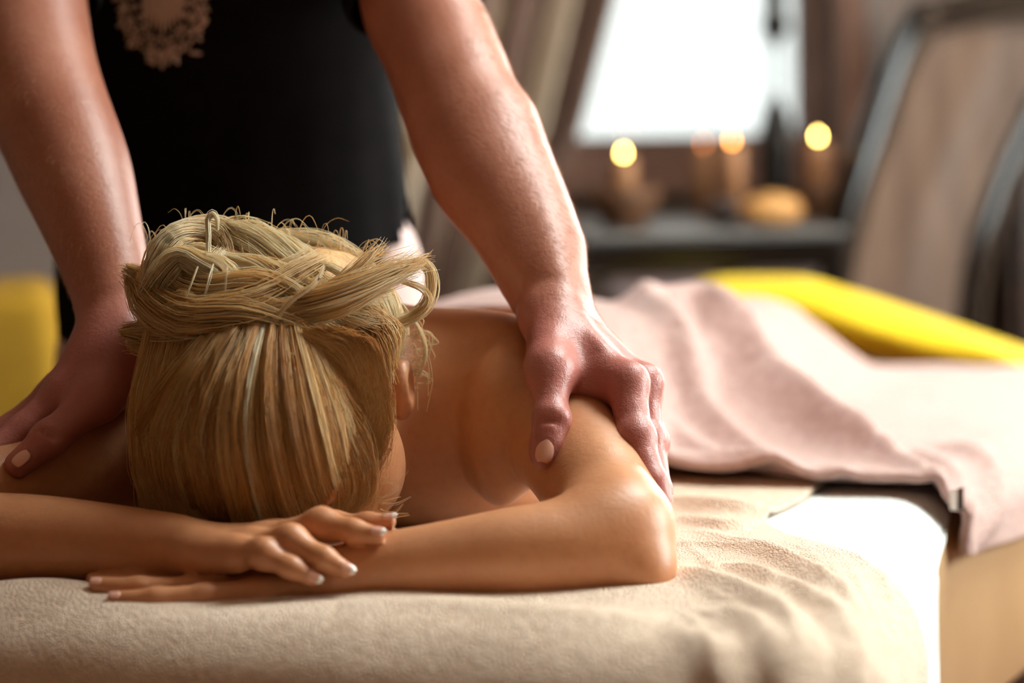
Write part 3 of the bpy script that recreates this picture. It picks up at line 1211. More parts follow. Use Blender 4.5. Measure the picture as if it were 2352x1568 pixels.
for (m, a, b, t, r) in (
        ((610, 1358, 1.765), (470, 1368, 1.755), (360, 1374, 1.752), (265, 1376, 1.752), .0088),
        ((600, 1350, 1.785), (440, 1350, 1.775), (320, 1350, 1.772), (222, 1343, 1.772), .0088),
        ((600, 1345, 1.805), (430, 1340, 1.80), (310, 1335, 1.80), (215, 1330, 1.80), .0085),
        ((620, 1342, 1.825), (470, 1335, 1.825), (380, 1330, 1.825), (300, 1328, 1.825), .0075)):
    fingL.append((chain(Ps(m, a, b, t), [r * 1.1, r, r * .92, r * .72], .01), .010))
fingL.append((chain(Ps((690, 1318, 1.81), (600, 1305, 1.825), (540, 1300, 1.83)), [.012, .0095, .008], .01), .012))

# --- her right arm (image left): hand lies over the other wrist
armR = tube(Ps((345, 985, 2.06), (230, 1040, 2.03), (80, 1100, 1.985), (-90, 1165, 1.93), (-210, 1220, 1.88)),
            [.056, .049, .044, .041, .038], 12, .05)
foreR = tube(Ps((-225, 1250, 1.865), (-80, 1240, 1.855), (80, 1236, 1.845), (230, 1244, 1.832), (350, 1252, 1.818), (440, 1258, 1.806)),
             [.036, .0335, .0300, .0262, .0222, .0195], 16, .03)
foreR += [Ell(P(-250, 1300, 1.85), (.018, .02, .020), .02)]
K = Ps((545, 1268, 1.772), (575, 1250, 1.786), (605, 1236, 1.803), (630, 1230, 1.822))
WR = P(440, 1258, 1.806)
palmR = [Cone(WR + np.array([0, o, 0]), k_, .0150, .0112, .010) for k_, o in zip(K, (-.012, -.004, .004, .012))]
palmR += [Cone(P(450, 1275, 1.790), P(540, 1283, 1.770), .014, .009, .012)]
fR = [
    ((K[0], P(606, 1272, 1.756), P(668, 1303, 1.748), P(716, 1327, 1.746)), (.0098, .0092, .0080, .0060)),
    ((K[1], P(668, 1243, 1.766), P(745, 1283, 1.753), P(792, 1308, 1.750)), (.0108, .0100, .0086, .0064)),
    ((K[2], P(738, 1205, 1.790), P(812, 1220, 1.775), P(864, 1229, 1.769)), (.0110, .0102, .0088, .0066)),
    ((K[3], P(765, 1212, 1.815), P(845, 1203, 1.803), P(892, 1198, 1.798)), (.0108, .0098, .0084, .0062)),
]
fingR = [(chain(p_, r_, .010) + [Ell(p_[1] + np.array([0, 0, .001]), (r_[1] * 1.02,) * 3, .012)], .010) for p_, r_ in fR]
fingR.append((chain(Ps((480, 1240, 1.835), (570, 1240, 1.86), (640, 1240, 1.865)), [.014, .011, .009], .01), .012))

woman = Body(trunk, [
    (head + neck_link, [(ear, .006)]),
    (armL + foreL + palmL, fingL),
    (armR + foreR + palmR, fingR),
])
xs = axis_coords([(-.66, -.46, .005), (-.46, .16, .0024), (.16, .50, .010)])
ys = axis_coords([(1.70, 2.06, .0024), (2.06, 2.26, .004), (2.26, 3.35, .014)])
zs = axis_coords([(.700, .95, .0024)])
V, Fq = surface(woman, xs, ys, zs)
wo = empty('person', (-.1, 2.1, TOP + .012))
tag(wo, 'blond woman lying face down with head on folded arms', 'person')
body_w = link_mesh('body', V, Fq, M['skin_w'], wo)
BODY_V = V
pink_towel()
for (p_, r_), n_ in zip(fR, ((-.15, -.75, .62), (-.1, -.70, .68), (0, -.6, .8), (0, -.5, .85))):
    d_ = unit(p_[3] - p_[2])
    n_ = unit(np.array(n_) - d_ * (np.array(n_) @ d_))
    nail(wo, p_[3] + n_ * r_[3] * .95 + d_ * .002, d_, n_, .0112, .0082, M['nail'], M['nail_tip'])
for tip, dn in (((222, 1343, 1.772), (262, 1346, 1.772)), ((265, 1376, 1.752), (305, 1375, 1.752))):
    d_ = unit(P(*tip) - P(*dn))
    nail(wo, P(*tip) + np.array([0, -.004, .0045]), d_, (0, -.6, .75), .009, .007, M['nail'])


# ================================================================== THE THERAPIST
man = empty('person', (-.28, 2.56, 0))
tag(man, 'person in black tunic standing and pressing the woman\'s shoulders', 'person')

# --- his left arm and hand (image right)
mL = tube(Ps((905, -400, 2.42), (930, -200, 2.34), (958, 0, 2.255), (1004, 100, 2.215), (1043, 200, 2.175), (1078, 300, 2.14),
             (1116, 400, 2.105), (1176, 500, 2.075), (1224, 600, 2.045), (1252, 650, 2.03), (1278, 705, 2.015)),
          [.060, .055, .0500, .0482, .0485, .0475, .0445, .0375, .0315, .0290, .0275], 34, .05)
mL += [
       Cone(P(1165, 290, 2.13), P(1280, 560, 2.055), .016, .012, .045),                 # extensor edge
       Cone(P(1240, 520, 2.04), P(1290, 690, 1.99), .006, .005, .02)]
kn = Ps((1440, 882, 1.930), (1474, 884, 1.958), (1478, 896, 1.990), (1462, 912, 2.018))
wrL = P(1285, 725, 2.005)
palm = [Cone(wrL + np.array([-.012, -.012, 0]), kn[0], .0215, .0138, .014), Cone(wrL + np.array([0, -.002, 0]), kn[1], .0205, .0135, .012),
        Cone(wrL + np.array([.004, .008, 0]), kn[2], .019, .0130, .012), Cone(wrL + np.array([.004, .016, -.004]), kn[3], .018, .012, .012),
        Cone(P(1272, 735, 1.992), P(1262, 850, 1.925), .0235, .0185, .014),            # thumb metacarpal
        Cone(P(1275, 858, 1.945), P(1400, 892, 1.945), .0155, .014, .018),             # web
        Ell(kn[0] + np.array([.003, -.002, .004]), (.0125, .012, .012), .008),
        Ell(kn[1] + np.array([.004, 0, .004]), (.0125, .012, .012), .008),
        Cone(P(1330, 760, 1.975), P(1452, 872, 1.922), .0030, .0026, .008),            # tendon
        Cone(P(1310, 720, 1.985), P(1380, 800, 1.945), .0030, .0024, .010)]
thumb_pts = Ps((1262, 850, 1.925), (1267, 962, 1.893), (1250, 1046, 1.882))
thumb = chain(thumb_pts, [.0158, .0132, .0108], .01)
thumb += [Ell(thumb_pts[1], (.0140, .0130, .0120), .008), Ell(P(1255, 1020, 1.884), (.0125, .0105, .016), .008),
          Cut(Cone(P(1236, 955, 1.879), P(1298, 962, 1.879), .0011, .0011), .003), Cut(Cone(P(1240, 968, 1.8785), P(1296, 974, 1.879), .0010, .0010), .003),
          Cut(Cone(P(1242, 943, 1.879), P(1292, 947, 1.879), .0009, .0009), .003)]
fm = [
    (Ps((1440, 882, 1.930), (1459, 1005, 1.898), (1500, 1110, 1.868), (1520, 1152, 1.858)), (.0155, .0138, .0118, .0090)),
    (Ps((1474, 884, 1.958), (1487, 1010, 1.935), (1512, 1125, 1.898), (1528, 1195, 1.880)), (.0138, .0122, .0106, .0085)),
    (Ps((1478, 896, 1.990), (1497, 1015, 1.975), (1512, 1120, 1.940), (1520, 1190, 1.920)), (.0132, .0116, .0102, .0082)),
    (Ps((1462, 912, 2.018), (1485, 1005, 2.012), (1500, 1085, 1.985), (1508, 1140, 1.970)), (.0120, .0105, .0092, .0075)),
]
fingersL = [(chain(p_, r_, .01) + [Ell(p_[1] + np.array([.001, -.001, 0]), (r_[1] * 1.1,) * 3, .008)], .012) for p_, r_ in fm]
fingersL.append((thumb, .016))

# --- his right arm and hand (image left)
mR = tube(Ps((75, -400, 2.42), (66, -200, 2.34), (62, 0, 2.255), (70, 100, 2.215), (92, 200, 2.18), (132, 300, 2.145),
             (173, 400, 2.115), (207, 500, 2.085), (238, 600, 2.06), (262, 690, 2.04), (268, 740, 2.03)),
          [.060, .055, .0515, .0510, .0505, .0480, .0450, .0385, .0330, .0285, .0275], 32, .05)
kr = Ps((150, 900, 1.985), (130, 905, 2.01), (135, 915, 2.04), (160, 925, 2.065))
wrR = P(262, 745, 2.03)
palm2 = [Cone(wrR + np.array([.006, -.008, -.004]), kr[0], .0225, .0150, .014), Cone(wrR + np.array([0, .004, 0]), kr[1], .0205, .0140, .012),
         Cone(wrR + np.array([-.002, .012, 0]), kr[2], .019, .013, .012), Cone(wrR + np.array([0, .02, 0]), kr[3], .018, .012, .012),
         Cone(P(280, 790, 2.01), P(225, 915, 1.965), .0235, .0175, .024), Cone(P(270, 860, 1.995), P(180, 910, 1.985), .022, .016, .024),
         Ell(P(262, 830, 2.005), (.030, .024, .030), .03)]
th2 = Ps((228, 912, 1.962), (115, 1005, 1.935), (42, 1066, 1.925))
thumb2 = chain(th2, [.0165, .0136, .0112], .01) + [Ell(th2[1], (.0142, .0135, .0125), .008),
          Cut(Cone(P(100, 985, 1.924), P(132, 1000, 1.921), .0010, .0010), .003), Cut(Cone(P(92, 993, 1.923), P(126, 1010, 1.921), .0010, .0010), .003)]
fm2 = [
    (Ps((150, 900, 1.985), (55, 985, 1.965), (-25, 1045, 1.945), (-75, 1085, 1.935)), (.0145, .0125, .0108, .0085)),
    (Ps((130, 905, 2.01), (25, 985, 1.995), (-65, 1045, 1.975), (-125, 1090, 1.965)), (.0140, .0122, .0106, .0085)),
    (Ps((135, 915, 2.04), (25, 985, 2.03), (-55, 1045, 2.01), (-110, 1090, 2.0)), (.0132, .0116, .0102, .0082)),
    (Ps((160, 925, 2.065), (70, 990, 2.06), (5, 1040, 2.05), (-40, 1080, 2.04)), (.0120, .0105, .0092, .0075)),
]
fingersR = [(chain(p_, r_, .01), .012) for p_, r_ in fm2]
fingersR.append((thumb2, .016))

SH_L, SH_R = P(905, -400, 2.42), P(75, -400, 2.42)
NECK = (SH_L + SH_R) / 2 + np.array([.01, -.02, .07])
HEAD = NECK + np.array([.03, -.10, .17])
trunk_m = [
    Ell(((SH_L + SH_R) / 2) + np.array([0, .05, -.14]), (.165, .10, .20), .05),
    Ell(np.array([-.285, 2.55, 1.05]), (.155, .095, .20), .08),
    Cone(SH_R + np.array([.03, .0, -.01]), SH_L + np.array([-.03, .0, -.01]), .065, .065, .05),
    Cone(NECK + np.array([0, .03, -.06]), HEAD + np.array([0, .03, -.06]), .060, .055, .05),
    Ell(HEAD, (.077, .098, .115), .03),
    Ell(HEAD + np.array([0, -.055, -.065]), (.055, .05, .06), .04),
    Ell(HEAD + np.array([0, -.105, -.025]), (.014, .018, .022), .016),
    Ell(HEAD + np.array([.078, .01, -.02]), (.010, .022, .032), .008),
    Ell(HEAD + np.array([-.078, .01, -.02]), (.010, .022, .032), .008),
    Cut(Ell(HEAD + np.array([.034, -.100, .005]), (.016, .012, .010)), .01),
    Cut(Ell(HEAD + np.array([-.034, -.100, .005]), (.016, .012, .010)), .01),
    Cone(HEAD + np.array([-.022, -.098, -.078]), HEAD + np.array([.022, -.098, -.078]), .006, .006, .008),
]
manB = Body(trunk_m, [(mL + palm, fingersL), (mR + palm2, fingersR)])
xs = axis_coords([(-.62, -.52, .006), (-.52, -.26, .0024), (-.26, -.12, .008), (-.12, .17, .0022)])
ys = axis_coords([(1.84, 2.24, .0024), (2.24, 2.70, .010)])
zs = axis_coords([(.78, 1.22, .0024), (1.22, 1.85, .008)])
V, Fq = surface(manB, xs, ys, zs)
body_m = link_mesh('body', V, Fq, M['skin_m'], man)
MAN_V, MAN_N = V, vert_normals(V, Fq)
at_ = body_m.data.attributes.new('ruddy', 'FLOAT', 'POINT')
w_ = np.clip((.965 - V[:, 2]) / .07, 0, 1)
at_.data.foreach_set('value', (.75 * w_ * w_ * (3 - 2 * w_)).astype(np.float32))

d_ = unit(P(1246, 1062, 1.882) - thumb_pts[1])
nail(man, P(1252, 1032, 1.8708), d_, (-.03, -1, .14), .0200, .0138, M['nail'])
d_ = unit(th2[2] - th2[1])
nail(man, P(46, 1050, 1.9145), d_, (-.1, -.75, .65), .0155, .0125, M['nail'])

for q in (-1, 1):
    e = HEAD + np.array([q * .033, -.086, .006])
    lathe('eye', [(.001, -.010), (.007, -.008), (.0105, -.003), (.0105, .003), (.007, .008), (.001, .010)], e, M['eye'], man, 12)
    lathe('pupil', [(.001, -.0045), (.0040, -.002), (.0040, .002), (.001, .0045)], e + np.array([0, -.0080, 0]), M['wick'], man, 10)

# --- hair on the head (out of the picture above) as a short cap
cap = Body([Ell(HEAD + np.array([0, .012, .012]), (.083, .100, .113), .01), Cut(Ell(HEAD + np.array([0, -.10, -.06]), (.10, .09, .115)), .02),
            Cut(Ell(HEAD + np.array([0, -.02, -.14]), (.12, .16, .10)), .02)], [])
V, Fq = surface(cap, axis_coords([(HEAD[0] - .1, HEAD[0] + .1, .007)]), axis_coords([(HEAD[1] - .12, HEAD[1] + .14, .007)]), axis_coords([(HEAD[2] - .13, HEAD[2] + .15, .007)]))
link_mesh('short_hair', V, Fq, M['hair_base'], man)

# --- fine blond hair on the forearms
def arm_hairs():
    lines, wd = [], []
    r = np.random.default_rng(3)
    for axis_pts, side in ((Ps((1004, 100, 2.215), (1078, 300, 2.14), (1176, 500, 2.075), (1278, 705, 2.015), (1330, 770, 1.98)), np.array([.85, -.15, .5])),
                           (Ps((70, 100, 2.215), (132, 300, 2.145), (207, 500, 2.085), (262, 690, 2.04)), np.array([-.6, -.3, .5]))):
        a, b = axis_pts[0], axis_pts[-1]
        ln = np.linalg.norm(b - a); ax = (b - a) / ln
        t = (MAN_V - a) @ ax
        rad = np.linalg.norm(MAN_V - a - t[:, None] * ax, axis=1)
        sel = np.nonzero((t > -.01) & (t < ln) & (rad < .085) & (MAN_N @ unit(side) > .15))[0]
        sel = r.choice(sel, min(len(sel), 2300 if side[0] > 0 else 700), replace=False)
        for i in sel:
            n = MAN_N[i]
            w = .35 + .65 * r.random()
            d = unit(ax * .9 + np.array([.45 * np.sign(side[0]), 0, -.1]) + r.normal(0, .22, 3))
            d = unit(d - n * (d @ n))
            L = (.006 + .010 * r.random()) * w
            s = np.linspace(0, 1, 5)[:, None]
            lines.append(MAN_V[i] + d * L * s + n * L * (.42 * s - .22 * s ** 2))
            wd.append(np.linspace(1, .25, 5) * .00009)
    o = strands_mesh('arm_hair', lines, np.array(wd), np.ones(len(lines)), M['arm_hair'], man)
    o['kind'] = 'stuff'


arm_hairs()


# --- tunic
def tunic():
    rings = []
    n = 72
    top = ((SH_L + SH_R) / 2)
    lv = [(.845, -.285, 2.555, .186, .125), (.90, -.287, 2.552, .186, .124), (.96, -.288, 2.548, .182, .120), (1.04, -.287, 2.53, .174, .118),
          (1.12, -.286, 2.50, .170, .120), (1.20, -.283, 2.475, .175, .122), (1.28, -.28, 2.46, .196, .118), (1.34, -.277, 2.45, .222, .112),
          (1.39, -.276, 2.44, .236, .100), (1.425, -.275, 2.43, .205, .088), (1.45, -.273, 2.425, .130, .078), (1.475, -.272, 2.42, .080, .070)]
    lv = catmull(np.array(lv), 54)
    for z, cx, cy, rx, ry in lv:
        a = np.linspace(0, 2 * math.pi, n, endpoint=False)
        low = np.clip((1.12 - z) / .28, 0, 1)
        f = 1 + low * .020 * np.sin(a * 9 + 3 * z) + low * .012 * np.sin(a * 17 + 1.3)
        e = 0.86
        x = cx + rx * f * np.sign(np.cos(a)) * np.abs(np.cos(a)) ** e
        y = cy + ry * f * np.sign(np.sin(a)) * np.abs(np.sin(a)) ** e
        zz = np.full(n, z)
        # curved hem, side slits: the hem climbs at both sides
        side = np.abs(np.cos(a)) ** 10
        zz = zz + np.clip((.98 - z) / .135, 0, 1) * (.02 * (np.cos(a) < 0) * side + .0)
        rings.append(np.stack([x, y, zz], -1))
    V, fs = loft(rings, False)
    # side slit on the image right
    keep = []
    for f in fs:
        c = V[list(f)].mean(0)
        sl = (c[2] < 1.0) and (abs(c[1] - 2.53) < (1.0 - c[2]) * .75 + .002) and c[0] > -.2
        if not sl:
            keep.append(f)
    o = link_mesh('tunic', V, keep, M['tunic'], man)
    m = o.modifiers.new('thickness', 'SOLIDIFY'); m.thickness = .003; m.offset = 1
    o['label'] = 'black short-sleeved tunic'
    # sleeves
    for pts in (Ps((905, -400, 2.42), (930, -200, 2.34), (950, -40, 2.27), (957, -6, 2.258)), Ps((75, -400, 2.42), (66, -200, 2.34), (62, -40, 2.27), (62, 2, 2.255))):
        c = catmull(np.array(pts), 14)
        rr = np.interp(np.linspace(0, 1, 14), [0, .5, 1], [.078, .070, .062])
        rings = []
        for i in range(14):
            t = unit(c[min(i + 1, 13)] - c[max(i - 1, 0)])
            u = unit(np.cross(t, [0, 1, 0])); w = np.cross(t, u)
            a = np.linspace(0, 2 * math.pi, 40, endpoint=False)
            f = 1 + .025 * np.sin(a * 5 + i * .3)
            rings.append(c[i] + (u[None] * np.cos(a)[:, None] + w[None] * np.sin(a)[:, None]) * (rr[i] * f)[:, None])
        V, fs = loft(rings, False)
        s = link_mesh('sleeve', V, fs, M['tunic'], o)
        m = s.modifiers.new('thickness', 'SOLIDIFY'); m.thickness = .003; m.offset = 1
    return o


tun = tunic()


# --- grey paisley-like embroidery on the chest: a closed medallion of stitched petals
def embroidery():
    vs, fs = [], []

    def front(px, py, lift):
        # march to the tunic front
        Y = 2.34
        q = P(px, py, Y)
        z = q[2]
        cy = np.interp(z, [1.04, 1.12, 1.20, 1.28], [2.53, 2.50, 2.475, 2.46]); ry = np.interp(z, [1.04, 1.12, 1.20, 1.28], [.118, .120, .122, .118])
        cx = -.285; rx = np.interp(z, [1.04, 1.12, 1.20, 1.28], [.174, .170, .175, .188])
        for _ in range(4):
            q = P(px, py, Y)
            c = np.clip(abs(q[0] - cx) / rx, 0, .999)
            sn = (1 - c ** (2 / .86)) ** (.86 / 2)
            Y = cy - ry * sn - .004 - lift
        return P(px, py, Y)

    def blob(cx, cy, a, l, w, lift=.0022):
        n = 12
        base = len(vs)
        vs.append(front(cx, cy, lift))
        for i in range(n):
            t = 2 * math.pi * i / n
            x = math.cos(t) * l; y = math.sin(t) * w
            vs.append(front(cx + x * math.cos(a) - y * math.sin(a), cy + x * math.sin(a) + y * math.cos(a), .0003))
        for i in range(n):
            fs.append((base, base + 1 + i, base + 1 + (i + 1) % n))
    r = random.Random(4)
    # heart of the medallion: parallel stitched ribs
    for i in range(9):
        x = 332 + i * 10.5
        hi = 104 - abs(i - 4) * 11
        blob(x, -8, math.pi / 2, hi, 6.0, .003)
    # lace of small flowers round it, with gaps between
    for ring, (rx, ry, nf, pr) in enumerate(((66, 104, 21, 8), (92, 138, 25, 10))):
        for i in range(nf):
            t = 2 * math.pi * i / nf + .2
            ex, ey = 374 + rx * math.cos(t) + r.uniform(-5, 5), -8 + ry * math.sin(t) + r.uniform(-6, 6)
            q = pr * r.uniform(.8, 1.35)
            for k in range(5):
                a = t + (k - 2) * 1.25 + r.uniform(-.2, .2)
                blob(ex + q * math.cos(a), ey + q * math.sin(a), a, q * .72, q * .42)
            blob(ex - 12 * math.cos(t), ey - 12 * math.sin(t), t, 9, 2.6)
    blob(462, 62, -.7, 24, 5.5); blob(470, 48, -.5, 12, 7); blob(452, 20, 1.2, 22, 4); blob(282, 20, 1.8, 24, 5); blob(270, -10, 2.2, 18, 7)
    blob(448, 122, .1, 16, 5); blob(300, 100, 2.2, 14, 6); blob(372, 150, 1.5, 9, 5); blob(345, 142, .2, 11, 4); blob(405, 140, 1.0, 10, 5)
    o = link_mesh('embroidery', vs, fs, M['embroidery'], tun)
    o['label'] = 'grey embroidered medallion'


embroidery()


# --- trousers and shoes
def trousers():
    pr = [Ell((-.283, 2.553, .92), (.190, .118, .13), .03), Ell((-.283, 2.560, .82), (.194, .118, .12), .06)]
    for q in (-1, 1):
        pr += tube([(-.290 + q * .093, 2.60, .80), (-.305 + q * .093, 2.71, .64), (-.305 + q * .093, 2.72, .35), (-.30 + q * .092, 2.71, .09)], [.098, .088, .082, .078], 8, .05)
    V, Fq = surface(Body(pr, []), axis_coords([(-.52, -.06, .008)]), axis_coords([(2.40, 2.84, .008)]), axis_coords([(-.01, 1.08, .008)]))
    V[:, 2] = np.maximum(V[:, 2], .035)
    link_mesh('trousers', V, Fq, M['trousers'], man)
    for s in (-1, 1):
        bd = Body([Cone((-.30 + s * .092, 2.74, .05), (-.30 + s * .11, 2.57, .04), .045, .040, .01), Cone((-.30 + s * .092, 2.74, .05), (-.30 + s * .092, 2.70, .13), .045, .05, .03)], [])
        V, Fq = surface(bd, axis_coords([(-.30 + s * .1 - .08, -.30 + s * .1 + .08, .008)]), axis_coords([(2.50, 2.82, .008)]), axis_coords([(-.02, .2, .008)]))
        V[:, 2] = np.maximum(V[:, 2], 0.0)
        link_mesh('shoe', V, Fq, M['shoe'], man)


trousers()


# ================================================================== HER HAIR
HR = np.array([.1045, .113, .0925])
# under-layer that fills the gaps between the strands
under = Body([
    Ell(HC + np.array([-.004, .004, .003]), HR * .955, .01),
    Cut(Ell(P(860, 1130, 1.87), (.060, .075, .055)), .015),
    Cut(Ell(P(930, 980, 1.90), (.028, .05, .06)), .015),
    Ell(P(600, 690, 1.965), (.088, .055, .040), .03),
    Ell(P(430, 665, 1.955), (.042, .045, .040), .03),
    Ell(P(760, 690, 1.985), (.050, .050, .040), .03),
    Cut(Ell(P(462, 560, 1.93), (.016, .05, .013)), .008),
], [])
V, Fq = surface(under, axis_coords([(-.33, -.05, .004)]), axis_coords([(1.78, 2.08, .004)]), axis_coords([(.72, 1.02, .004)]))
hair_o = link_mesh('hair', V, Fq, M['hair_base'], wo)
hair_o['label'] = 'blond hair pinned up in a messy bun'


def smooth(t):
    return t * t * (3 - 2 * t)


def cap_strands():
    r = np.random.default_rng(21)
    lines, wd, tint = [], [], []
    k = 12
    t = np.linspace(0, 1, k)
    # locks combed from the bun forward over the crown to the forehead
    clumps = np.sort(np.concatenate([r.uniform(-.99, .99, 170), r.uniform(-.99, -.3, 40)]))
    for c in clumps:
        ct = np.clip(.50 + .24 * r.normal() - .10 * (c > .2), .05, 1.0)
        lift = 1.0 + .018 * r.normal()
        cw = r.uniform(.010, .026)
        curve = r.normal(0, .03)
        a_end = r.uniform(2.55, 2.95)
        if c > .30:
            a_end = r.uniform(1.9, 2.95) if c < .75 else r.uniform(1.5, 2.8)
        nst = 46
        if c > .45: nst = 34
        for _ in range(nst):
            g = r.normal()
            s0 = np.clip(c + cw * g, -.995, .995)
            lat = (.12 + .16 * s0) + (s0 * .985 - (.12 + .16 * s0)) * smooth(np.clip(t * 1.5, 0, 1))
            # centre locks drift to her face side as they fall
            lat = lat + (.16 * (1 - s0 ** 2)) * smooth(np.clip((t - .45) * 1.6, 0, 1)) + curve * np.sin(t * 3.14)
            lat = np.clip(lat, -.995, .995)
            rho = np.sqrt(1 - lat ** 2)
            a0 = -.35 + .25 * r.random()
            ae = a_end + .12 * r.normal()
            if c > .30 and r.random() < .6: ae = r.uniform(2.3, 2.95)
            al = a0 + (ae - a0) * t
            rad = lift + .012 * (1 - g * g * .5) + .006 * r.normal() + .03 * np.exp(-(t / .18) ** 2)
            rad = rad + np.clip(t - .85, 0, 1) * .10 * r.random()
            d = np.stack([lat, -rho * np.sin(al), rho * np.cos(al)], -1)
            ln = HC + d * HR * rad[:, None] if np.ndim(rad) else HC + d * HR * rad
            lines.append(ln)
            wd.append(.00027 * (1 - .6 * t ** 3) * r.uniform(.6, 1.2) * np.ones(k))
            tint.append(np.clip(ct + .08 + .10 * r.normal(), 0, 1))
    # hair behind the ear, drawn back from the nape and temple to the bun
    for _ in range(900):
        s0 = r.uniform(0, 1)
        a = P(905 + r.normal(0, 6), 800 + 110 * s0, 1.955 + r.normal(0, .01))
        m1 = P(905 - 30 * s0 + r.normal(0, 10), 740 + 60 * s0, 1.93 + r.normal(0, .006))
        m2 = P(840 + r.normal(0, 12), 700 + 30 * s0, 1.92 + r.normal(0, .006))
        b = P(730 + r.normal(0, 20), 690 + r.normal(0, 14), 1.93)
        lines.append(catmull([a, m1, m2, b], k)); wd.append(np.full(k, .00028) * r.uniform(.6, 1.2)); tint.append(np.clip(.62 + .18 * r.normal(), 0, 1))
    # straight curtain hanging at her right side
    for _ in range(1300):
        q = r.random() ** 1.2
        y0 = 768 + 16 * r.normal()
        a = P(338 + 130 * q + r.normal(0, 5), y0, 1.905 - .02 * q)
        m1 = P(300 + 105 * q + r.normal(0, 4), 935 + 10 * r.normal(), 1.882 - .035 * q)
        m2 = P(308 + 100 * q + r.normal(0, 5), 1080 + 10 * r.normal(), 1.882 - .03 * q)
        b = P(340 + 130 * q + r.normal(0, 12), 1180 + 30 * q + 14 * r.normal(), 1.885 - .03 * q)
        lines.append(catmull([a, m1, m2, b], k)); wd.append(.00027 * np.linspace(1, .5, k)); tint.append(np.clip(.50 + .16 * math.sin(q * 40) + .08 * r.normal(), 0, 1))
    # sparse arcs falling across the temple
    for _ in range(420):
        q = r.random()
        a = P(660 + 120 * q + r.normal(0, 6), 900 + 20 * r.normal(), 1.832 + .02 * q)
        m1 = P(735 + 115 * q + r.normal(0, 6), 1020 + 15 * r.normal(), 1.842 + .012 * q)
        m2 = P(770 + 95 * q + r.normal(0, 8), 1110 + 15 * r.normal(), 1.850 + .006 * q)
        b = P(745 + 60 * q + r.normal(0, 14), 1185 + 15 * r.normal(), 1.855)
        lines.append(catmull([a, m1, m2, b], k)); wd.append(.00022 * np.linspace(1, .4, k)); tint.append(np.clip(.5 + .2 * r.normal(), 0, 1))
    # strands curving from the side of the head over the temple
    for _ in range(1300):
        q = (r.integers(0, 26) + .35 * r.normal()) / 26
        a = P(700 + 90 * q + r.normal(0, 8), 770 + 10 * r.normal(), 1.865)
        m1 = P(800 + 75 * q + r.normal(0, 6), 850 + 25 * r.normal(), 1.86)
        m2 = P(815 + 75 * q + r.normal(0, 12), 990 + 30 * r.normal(), 1.860)
        b = P(760 + 60 * q + r.normal(0, 30), 1150 + 35 * r.normal(), 1.858)
        lines.append(catmull([a, m1, m2, b], k)); wd.append(.00026 * np.linspace(1, .3, k)); tint.append(np.clip(.42 + .18 * r.normal(), 0, 1))
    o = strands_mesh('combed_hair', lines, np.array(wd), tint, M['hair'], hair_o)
    o['kind'] = 'stuff'


def lock(pts, radii, n, k=16, twist=1.5, tint=.6, spread=.16, flat=1.0, w=.00031, seed=0, fray=0.0):
    r = np.random.default_rng(seed)
    c = catmull(np.array([P(*p) for p in pts]), k)
    rr = np.interp(np.linspace(0, 1, k), np.linspace(0, 1, len(radii)), radii)
    t = np.gradient(c, axis=0); t /= np.linalg.norm(t, axis=1, keepdims=True)
    u = np.cross(t, np.array([0, 1.0, 0])); u /= np.linalg.norm(u, axis=1, keepdims=True) + 1e-9
    v = np.cross(t, u)
    L, W, T = [], [], []
    s = np.linspace(0, 1, k)
    for _ in range(int(n * 1.25) if n > 40 else n):
        ph = r.uniform(0, 2 * math.pi); q = math.sqrt(r.random())
        an = ph + .5 * twist * s * 2 * math.pi * (.4 + .6 * r.random()) * .5
        wob = 1 + .24 * np.sin(s * r.uniform(3, 8) + ph * 3)
        ln = c + (u * (np.cos(an) * q * rr * wob)[:, None] + v * (np.sin(an) * q * rr * flat * wob)[:, None])
        if fray:
            e = r.uniform(.72, 1.0) * (k - 1); qq = np.linspace(0, e, k); i0 = np.minimum(qq.astype(int), k - 2); ff = (qq - i0)[:, None]
            ln = ln[i0] * (1 - ff) + ln[i0 + 1] * ff
            ln = ln + (s ** 3)[:, None] * r.normal(0, fray, 3)
        if radii[0] <= .001 and n > 100:
            ln = ln + ((1 - s) ** 4)[:, None] * (r.normal(0, .0028, 3) + np.array([-.006, 0, .004]) * r.random())
        L.append(ln); W.append(w * r.uniform(.6, 1.2) * (1 - .6 * s ** 6)); T.append(np.clip(tint + .26 + spread * r.normal() - .16 * (1 - q), 0, 1))  # tint raised to paint top light on the bun
    return L, W, T


